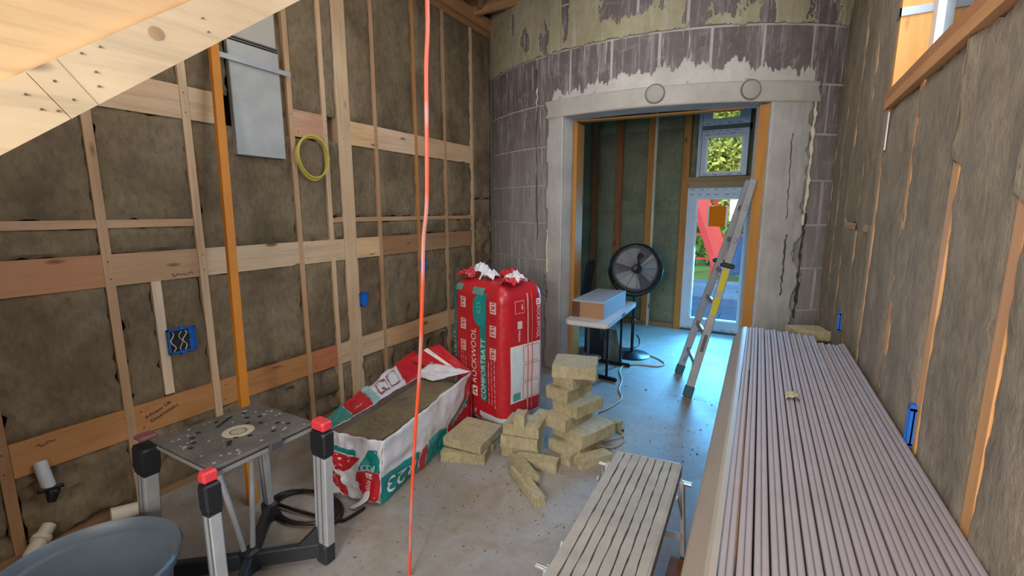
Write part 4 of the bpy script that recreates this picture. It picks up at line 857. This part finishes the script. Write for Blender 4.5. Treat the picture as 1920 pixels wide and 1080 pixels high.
# ------------------------------------------------------------------ sloping stair timbers, upper left
XS = -1.30
sl = thing('sloping_timber', 'sloping bright pine stair timber crossing the upper left corner', 'timber beam', (XS, .3, 0))
def sp(x, y, X=XS): return at_x(x, y, X)
d0 = sp(563, 0); d1 = sp(0, 292); sd_ = (d0 - d1).normalized(); nm = Vector((0, -sd_.z, sd_.y))
wb_ = .098
def sbar(s0, s1, X, lo, hi, th, tone, name, nb=.0):
    a = d1 + sd_ * s0; b = d1 + sd_ * s1; m2 = MB(); vs = []
    for xx in (X, X - th):
        for p in (a, b):
            for q in (lo, hi): vs.append(Vector((xx, p.y + nm.y * q, p.z + nm.z * q)))
    m2.add(vs, [(0, 1, 3, 2), (4, 6, 7, 5), (0, 2, 6, 4), (1, 5, 7, 3), (0, 4, 5, 1), (2, 3, 7, 6)]); return m2.make(name, wood(tone, 'y' if True else 'z'), sl)
jt = [(-(d1 - sp(133, 220)).dot(sd_)) , -(d1 - sp(178, 190)).dot(sd_)]
sbar(-1.2, jt[0] - .002, XS, 0, wb_, .04, 'c9b290', 'edge_board'); sbar(jt[0], jt[1] - .001, XS + .002, 0, wb_, .04, 'c4ae8e', 'edge_board'); sbar(jt[1], 2.7, XS, 0, wb_, .04, 'ccb594', 'edge_board')
sbar(-1.2, 2.7, XS - .042, .0, .235, .04, 'c9a97e', 'stringer_board'); sbar(-1.2, 2.7, XS - .12, .25, .40, .04, 'c99f78', 'upper_board')
m2 = MB()
for (x, y) in ((48, 177), (78, 205), (102, 152), (138, 187), (109, 208), (180, 135), (186, 162), (188, 88), (153, 100), (380, 34), (391, 60)):
    p = sp(x, y, XS + .002); m2.tube([p, p + Vector((.0015, 0, 0))], .0026, 8)
tag(m2.make('nail_heads', plain('5a5048', .6), sl), kind='stuff')
p = sp(293, 62, XS + .0025); m2 = MB(); rot = Matrix.Rotation(R(90), 3, 'Y'); m2.lathe([(.015, 0), (.013, .0005), (0, .0007)], p, 20, rot); m2.make('knot', plain('b8956c', .7, var=.4), sl)
# roof framing glimpsed in the corner
for (a, b, w_) in (((-2.9, 4.2, 4.02), (-2.55, 5.0, 4.05), .05), ((-2.6, 4.1, 4.02), (-3.1, 4.75, 4.0), .05), ((-2.4, 4.6, 3.99), (-2.2, 5.1, 3.96), .09)): MB().bar(a, b, w_, .05).make('roof_brace', wood('b08a60', 'y'), ceil)

# ------------------------------------------------------------------ slatted work platform
wp = thing('work_platform', 'dusty slatted aluminium work platform beside the metal stud stack', 'work platform', (-.45, 1.76, 0))
DUST = plain('a9a398', .7, .1, .25, bump=.4, name='dusty_aluminium')
q = [Vector((-.588, 1.27, .5)), Vector((-.272, 1.27, .5)), Vector((-.300, 2.262, .5)), Vector((-.612, 2.235, .5))]   # near-left, near-right, far-right, far-left
ns = 8
for i in range(ns):
    u0, u1 = (i + .08) / ns, (i + .92) / ns
    a, b, c_, d_ = q[0].lerp(q[1], u0), q[0].lerp(q[1], u1), q[3].lerp(q[2], u1), q[3].lerp(q[2], u0)
    m2 = MB(); n = 22; vs = []; fs = []; rs = random.Random(i)
    for j in range(n + 1):
        f = j / n; l, r_ = a.lerp(d_, f), b.lerp(c_, f); e = rs.uniform(-.0025, .0018)
        vs += [l + Vector((e, 0, -.022)), l + Vector((e, 0, 0)), r_ + Vector((-e, 0, 0)), r_ + Vector((-e, 0, -.022))]
    for j in range(n):
        for k in range(4): fs.append((j * 4 + k, j * 4 + (k + 1) % 4, j * 4 + 4 + (k + 1) % 4, j * 4 + 4 + k))
    fs += [(0, 1, 2, 3), (n * 4 + 3, n * 4 + 2, n * 4 + 1, n * 4)]; m2.add(vs, fs); m2.f = [f[::-1] for f in m2.f]; m2.make('slat', DUST, wp)
for a, b in ((q[0], q[3]), (q[1], q[2])): MB().bar(a + Vector((0, 0, -.03)), b + Vector((0, 0, -.03)), .014, .055, bev=.002).make('side_rail', DUST, wp)
for a, b in ((q[0], q[1]), (q[3], q[2])): MB().bar(a + Vector((0, 0, -.022)), b + Vector((0, 0, -.022)), .012, .046, bev=.002).make('end_cap', plain('b5b8bb', .35, .7), wp)
for f in (.3, .6): MB().bar(q[0].lerp(q[3], f) + Vector((0, 0, -.035)), q[1].lerp(q[2], f) + Vector((0, 0, -.035)), .03, .02).make('cross_member', DUST, wp)
for (cx_, cy_, s, t) in ((q[0].x, q[0].y + .08, -1, -1), (q[1].x, q[1].y + .08, 1, -1), (q[2].x, q[2].y - .10, 1, 1), (q[3].x, q[3].y - .10, -1, 1)):
    tpp = Vector((cx_ + s * .022, cy_, .47)); ft = Vector((cx_ + s * .05, cy_ + t * .02, .0)); lg = MB().bar(tpp, ft + Vector((0, 0, .03)), .022, .04, up=(0, 1, 0), bev=.003).make('leg', ALG, wp)
    MB().bar(ft + Vector((0, 0, .035)), ft, .034, .05, up=(0, 1, 0), bev=.004).make('rubber_foot', DK, lg)
    MB().bar(tpp + Vector((s * .004, -t * .15, -.0)), tpp + Vector((s * .012, 0, -.2)), .006, .018).make('brace', ALG, lg)
    MB().tube([tpp + Vector((0, 0, -.01)), tpp + Vector((s * .045, 0, -.01))], .012, 10).make('lock_pin', plain('c2c4c6', .3, .8), lg)
for y in (1.37, 2.15): MB().bar((-.62, y, .18), (-.26, y, .18), .02, .035, bev=.003).make('cross_bar', ALG, wp)
# timber and clutter under the stack
MB_ = lambda: MB()
tag(MB().box((-.30, 1.95, 0), (.28, 2.12, .09), bev=.004).make('timber_block', wood('8a5a30', 'x')), 'short brown timber block on the floor under the metal studs', 'timber')

# ------------------------------------------------------------------ stack of steel studs on two trestles
MS = plain('a39a9e', .55, .1, .10, name='painted_stud'); ZB = 1.03; zb0 = ZB - .094
for y in (.75, 2.55):
    tr = thing('trestle', 'timber trestle under the near end of the metal studs' if y < 1 else 'timber trestle under the far end of the metal studs', 'trestle', (.14, y, 0))
    MB().box((-.08, y - .045, zb0 - .10), (.40, y + .045, zb0 - .001)).make('top_beam', wood('5d4630', 'x'), tr)  # beam coloured dark so the gaps between the studs look shaded
    for s in (-1, 1):
        for x in (-.02, .34): MB().bar((x, y + s * .03, zb0 - .06), (x, y + s * .16, .0), .04, .07, up=(1, 0, 0)).make('leg', wood('b98a58', 'z'), tr)
NP, X0s, X1s = 15, -.085, .397; pw_ = (X1s - X0s) / NP; re = random.Random(21); SK = .02
def stud_obj(x0, w_, y0, y1, z1, side, label, h=.092):
    prof = [(0, 0), (0, h), (w_, h), (w_, h - .010)]; t = .0016; m2 = MB()
    rr_ = .0045; outer = [(w_, h - .012)] + [(w_ - rr_ + rr_ * math.cos(a), h - rr_ + rr_ * math.sin(a)) for a in (0, .52, 1.05, 1.57)] + [(rr_ - rr_ * math.sin(a), h - rr_ + rr_ * math.cos(a)) for a in (0, .52, 1.05, 1.57)] + [(rr_ - rr_ * math.cos(a), rr_ - rr_ * math.sin(a)) for a in (0, .52, 1.05, 1.57)] + [(w_ - rr_, 0), (w_, rr_), (w_, .012)]
    cxp, cyp = w_ * .55, h / 2; n = len(outer)
    inner = []
    for (a, b) in outer: inner.append((min(max(a, t), w_ - t) if a not in (w_,) else w_ - t, min(max(b, t), h - t)))
    ring = outer + inner[::-1]
    if side < 0: ring = [(w_ - a, b) for a, b in ring][::-1]
    m2.prism(ring, lambda a, b: Vector((x0 + a - SK * (y0 - 3.1), y0, z1 - h + b)), lambda a, b: Vector((x0 + a - SK * (y1 - 3.1), y1, z1 - h + b)))
    m2.f = m2.f[2:]                                   # walls of the open channel
    m = len(ring); half = m // 2
    for base, fl_ in ((0, False), (m, True)):
        for i in range(half - 1):
            f = (base + i, base + i + 1, base + m - 2 - i, base + m - 1 - i); m2.f.append(f if fl_ else f[::-1])
    return tag(m2.make('steel_stud', MS, smooth=False), label, 'steel stud', 'long grey steel studs stacked on trestles by the right wall')
def endy(i): 
    x = X0s + (i + .5) * pw_; base = 3.16 if i < 6 else (3.12 if i < 11 else 2.97)
    return base + re.uniform(-.02, .02)
for i in range(NP):
    e = endy(i); dz = re.uniform(-.002, .002); xa = X0s + i * pw_
    ORD = ['leftmost', 'second', 'third', 'fourth', 'fifth', 'sixth', 'seventh', 'middle', 'eighth', 'seventh', 'sixth', 'fifth', 'fourth', 'third', 'rightmost'][i]; side_ = 'left edge' if i < 7 else 'right wall'
    lab = 'grey steel stud, %s half of the %s nested pair%s' % ('%s', ORD, '' if ORD in ('leftmost', 'middle', 'rightmost') else ' from the ' + side_)
    if i == 8: lab = 'grey steel stud, %s half of the nested pair just right of the middle one'
    stud_obj(xa + .0030, pw_ * .435, .12, e, ZB + dz, 1, lab % 'left'); stud_obj(xa + .0031 + pw_ * .436, pw_ * .435, .12, e + re.uniform(-.02, .02), ZB + dz + .0028, -1, lab % 'right')
# outermost pair leans out to the left
m2 = MB(); pr = [(-.060, ZB + .001), (-.074, ZB - .0015), (-.083, ZB - .007), (-.128, ZB - .075), (-.133, ZB - .088), (-.128, ZB - .0925), (-.063, ZB - .0925), (-.060, ZB - .02)]
m2.prism(pr, lambda a, b: Vector((a - .0245 + SK * 2.98, .12, b)), lambda a, b: Vector((a - .0245, 3.17, b))); tag(m2.make('steel_stud', plain('aaa195', .45, .15, .1)), 'outermost beige-lit steel stud leaning out along the left of the stack', 'steel stud')  # light on its sloping face is put into the beige colour
crumple_o = MB(); crumple_o.grid(lambda u, v: Vector((.10 + .05 * u, 1.98 + .07 * v, ZB + .004 + .012 * abs(fb(u * 4, v * 4, 2)) + .008 * math.sin(3.14 * u))), 6, 6); tag(crumple_o.make('wool_tuft', M_SLAB), 'small tuft of wool lying on the metal studs', 'insulation')

# ------------------------------------------------------------------ folding table, box, fan, ladder
tb = thing('folding_table', 'white plastic folding table just inside the silo opening', 'table', (-1.45, 4.5, 0))
TX0, TX1, TY0, TY1, TZ = -1.66, -1.235, 3.93, 5.10, .735
rtm = Matrix.Rotation(R(2), 3, 'Z'); tc = Vector(((TX0 + TX1) / 2, (TY0 + TY1) / 2, TZ))
hx, hy = (TX1 - TX0) / 2, (TY1 - TY0) / 2; pol = []
for (sx, sy, a0) in ((1, -1, -90), (1, 1, 0), (-1, 1, 90), (-1, -1, 180)):
    for k in range(6): a = R(a0 + k * 18); pol.append((sx * (hx - .05) + .05 * math.cos(a), sy * (hy - .05) + .05 * math.sin(a)))
m2 = MB().prism(pol, lambda a, b: tc + rtm @ Vector((a, b, -.04)), lambda a, b: tc + rtm @ Vector((a, b, 0))); m2.make('table_top', plain('c4c4c6', .45), tb)
m2 = MB().prism([(a * .97, b * .985) for a, b in pol], lambda a, b: tc + rtm @ Vector((a, b, -.05)), lambda a, b: tc + rtm @ Vector((a, b, -.04))); m2.make('rim', plain('8f9094', .5), tb)
MB().box((TX1 - .004, 4.45, TZ - .033), (TX1 + .006, 4.55, TZ - .008)).make('carry_handle', plain('23252a', .5), tb)
for y in (4.50,):
    for x, mt in ((-1.39, STEELB), (-1.60, plain('4a4d52', .5))): MB().tube([(x, y, .03), (x, y, .69)], .014, 10).make('leg', mt, tb)
    MB().bar((-1.64, y + .03, .02), (-1.27, y - .03, .02), .035, .035, bev=.006).make('foot_bar', STEELB, tb)
for x in (-1.39, -1.60): MB().tube([(x, 5.0, .03), (x, 5.0, .69)], .014, 10).make('leg', STEELB, tb)
MB().bar((-1.64, 5.0, .02), (-1.27, 5.0, .02), .035, .035, bev=.006).make('foot_bar', STEELB, tb); MB().tube([(-1.39, 4.50, .42), (-1.60, 4.9, .45)], .01, 8).make('leg_brace', STEELB, tb)
bx = thing('carton', 'pale flat-topped carton with a brown end on the folding table', 'box', (-1.45, 4.4, TZ))
MB().box((-1.63, 4.10, TZ), (-1.315, 4.85, TZ + .165), bev=.003).make('box_body', plain('9da3aa', .6), bx)
MB().box((-1.632, 4.094, TZ), (-1.312, 4.099, TZ + .15)).make('brown_end', plain('9a7657', .7), bx); MB().box((-1.632, 4.090, TZ), (-1.55, 4.0935, TZ + .15)).make('dark_tape', plain('5a3a28', .5), bx)
tag(MB().box((-1.92, 5.25, 0), (-1.62, 5.6, .38), bev=.01).make('black_case', plain('0e0f11', .5)), 'black case standing in the dark under the folding table', 'case')
lp = MB(); lp.prism([(0, 0), (.22, 0), (.12, .36), (-.08, .38)], lambda a, b: Vector((-1.62 + a, 5.12 + b * .2, b)), lambda a, b: Vector((-1.62 + a, 5.14 + b * .2, b))); tag(lp.make('leaning_panel', plain('67706a', .7, var=.5)), 'mottled grey-green panel leaning below the folding table', 'panel')
sk = MB(); sk.prism([(0, 0), (.26, 0), (.34, .55), (.22, .52), (.12, .18), (0, .16)], lambda a, b: Vector((-2.72 + a, 6.3, b + .0)), lambda a, b: Vector((-2.72 + a, 6.62, b + .0)))
ch = thing('dark_chair', 'black low chair standing in the dark left of the fan', 'chair', (-2.6, 6.45, 0))
MB().box((-2.75, 6.25, .42), (-2.35, 6.65, .47), bev=.01).make('seat', STEELB, ch); MB().bar((-2.37, 6.45, .45), (-2.28, 6.45, 1.02), .36, .03, up=(1, 0, 0), bev=.008).make('backrest', STEELB, ch)
for x in (-2.72, -2.38):
    for y in (6.28, 6.62): MB().tube([(x, y, 0), (x, y, .43)], .012, 8).make('leg', STEELB, ch)
# fan
fc = Vector((-1.375, 5.45, 1.07)); fn = thing('pedestal_fan', 'big black drum pedestal fan standing behind the folding table', 'fan', (fc.x, 5.45, 0))
ax = Vector((.42, -.90, .10)).normalized(); rz = ax.to_track_quat('Z', 'Y').to_matrix()
MB().lathe([(.288, -.13), (.296, -.12), (.290, 0), (.296, .085), (.285, .095), (.28, .085), (.275, 0), (.28, -.12), (.288, -.13)], fc, 44, rz).make('drum', plain('141518', .4), fn)
MB().lathe([(0, -.02), (.27, -.02), (.27, -.024), (0, -.024)], fc, 32, rz).make('back_disc', plain('55565c', .5), fn)
gl_ = MB()
for k in range(15): r_ = .06 + k * .0155; gl_.tube([fc + rz @ Vector((r_ * math.cos(a), r_ * math.sin(a), .092 - .0012 * k)) for a in [2 * math.pi * i / 36 for i in range(37)]], .0016, 4, cap=False)
for k in range(12): a = 2 * math.pi * k / 12; gl_.tube([fc + rz @ Vector((.05 * math.cos(a), .05 * math.sin(a), .095)), fc + rz @ Vector((.285 * math.cos(a), .285 * math.sin(a), .078))], .0022, 5)
gl_.make('grille', plain('55565a', .4, .5), fn)
for k in range(3):
    m2 = MB(); a0 = 2 * math.pi * k / 3
    m2.grid(lambda u, v: fc + rz @ Vector(((.045 + .205 * v) * math.cos(a0 + (u - .5) * 1.55), (.045 + .205 * v) * math.sin(a0 + (u - .5) * 1.55), .03 + (u - .5) * .05)), 8, 8); solidify(m2.make('blade', plain('8e8f94', .45), fn, smooth=True), .003)
MB().lathe([(0, .11), (.035, .11), (.052, .10), (.055, .02), (0, .02)], fc, 20, rz).make('hub', STEELB, fn)
MB().tube([fc + rz @ Vector((0, .0, .10)), fc + rz @ Vector((.02, .06, .115)), fc + rz @ Vector((0.0, .14, .105))], .008, 7).make('switch_cord', STEELB, fn); MB().lathe([(0, .13), (.02, .13), (.03, .12), (.03, .09)], fc + rz @ Vector((.03, .15, 0)), 12, rz).make('speed_knob', STEELB, fn)
yk = []; sidev = Vector((ax.y, -ax.x, 0)).normalized()
for i in range(13): a = R(180 + 180 * i / 12); yk.append(fc + sidev * (.315 * math.cos(a)) + Vector((0, 0, .335 * math.sin(a))))
MB().tube(yk, .011, 8).make('yoke', STEELB, fn)
MB().tube([(fc.x, 5.45, .04), (fc.x, 5.45, .40)], .020, 12).tube([(fc.x, 5.45, .40), (fc.x, 5.45, .735)], .015, 12).make('pole', STEELB, fn); MB().lathe([(.027, .40), (.027, .44), (.02, .45)], (fc.x, 5.45, 0), 14).make('height_collar', STEELB, fn)
MB().lathe([(0, .045), (.03, .05), (.05, .042), (.20, .02), (.215, .008), (.215, 0), (0, 0)], (fc.x, 5.45, 0), 36).make('base', plain('1c1f24', .3), fn)
# ladder
ld = thing('ladder', 'aluminium multi-position ladder leaning on the right side of the silo opening', 'ladder', (-.66, 4.75, 0))
fN, fF = at_z(1288, 744, 0), at_z(1272, 700, 0); tN = at_y(1413, 352, 4.68); tF = at_y(1403, 350, 4.92)
tN.z = tF.z = 2.03; mN, mF = fN.lerp(tN, .62), fF.lerp(tF, .62)
perp = (tN - fN).cross(fF - fN).normalized()
MB().bar(fN.lerp(tN, .035), mN, .032, .072, up=perp, bev=.006).make('outer_rail', ALU, ld); MB().bar(fF.lerp(tF, .035), mF, .032, .072, up=perp, bev=.006).make('outer_rail', ALU, ld)
iN, iF = mN.lerp(mF, .09), mF.lerp(mN, .09); uN, uF = tN.lerp(tF, .09), tF.lerp(tN, .09)
MB().bar(fN.lerp(iN, .5), uN, .024, .062, up=perp, bev=.005).make('inner_rail', plain('a8abb0', .4, .3, .2), ld); MB().bar(fF.lerp(iF, .5), uF, .024, .062, up=perp, bev=.005).make('inner_rail', plain('a8abb0', .4, .3, .2), ld)
for p, t_ in ((fN, tN), (fF, tF)): MB().bar(p, p.lerp(t_, .055), .045, .085, up=perp, bev=.008).make('rubber_foot', plain('3f5a6a', .6), ld)
for i in range(6):
    f = .15 + i * .145; a, b = fN.lerp(tN, f), fF.lerp(tF, f); rg_ = MB().bar(a, b, .045, .03, up=perp, bev=.005).make('rung', plain('9a9da2', .4, .3), ld)
for f in (.16,):
    MB().bar(fN.lerp(tN, .07), fN.lerp(tN, .16).lerp(fF.lerp(tF, .16), .35), .014, .02, up=perp).make('brace', ALU, ld); MB().bar(fF.lerp(tF, .07), fN.lerp(tN, .16).lerp(fF.lerp(tF, .16), .65), .014, .02, up=perp).make('brace', ALU, ld)
for m_ in (mN, mF): MB().bar(m_ - (tN - fN).normalized() * .025, m_ + (tN - fN).normalized() * .02, .055, .12, up=perp, bev=.01).make('rail_bracket', plain('2a2c30', .5), ld)
YL = plain('c9c31e', .5); dirL = (tN - fN).normalized(); cdir = (CP - mN); cdir = (cdir - dirL * cdir.dot(dirL)).normalized(); sdv = dirL.cross((fF - fN).normalized()).normalized()
for f0, f1 in ((.395, .475), (.505, .60)): MB().bar(fN.lerp(tN, f0), fN.lerp(tN, f1), .036, .046, up=perp).make('yellow_label', YL, ld)
MB().bar(fN.lerp(tN, .22), fN.lerp(tN, .30), .0335, .03, up=perp).make('worn_label', plain('5d6064', .5), ld)
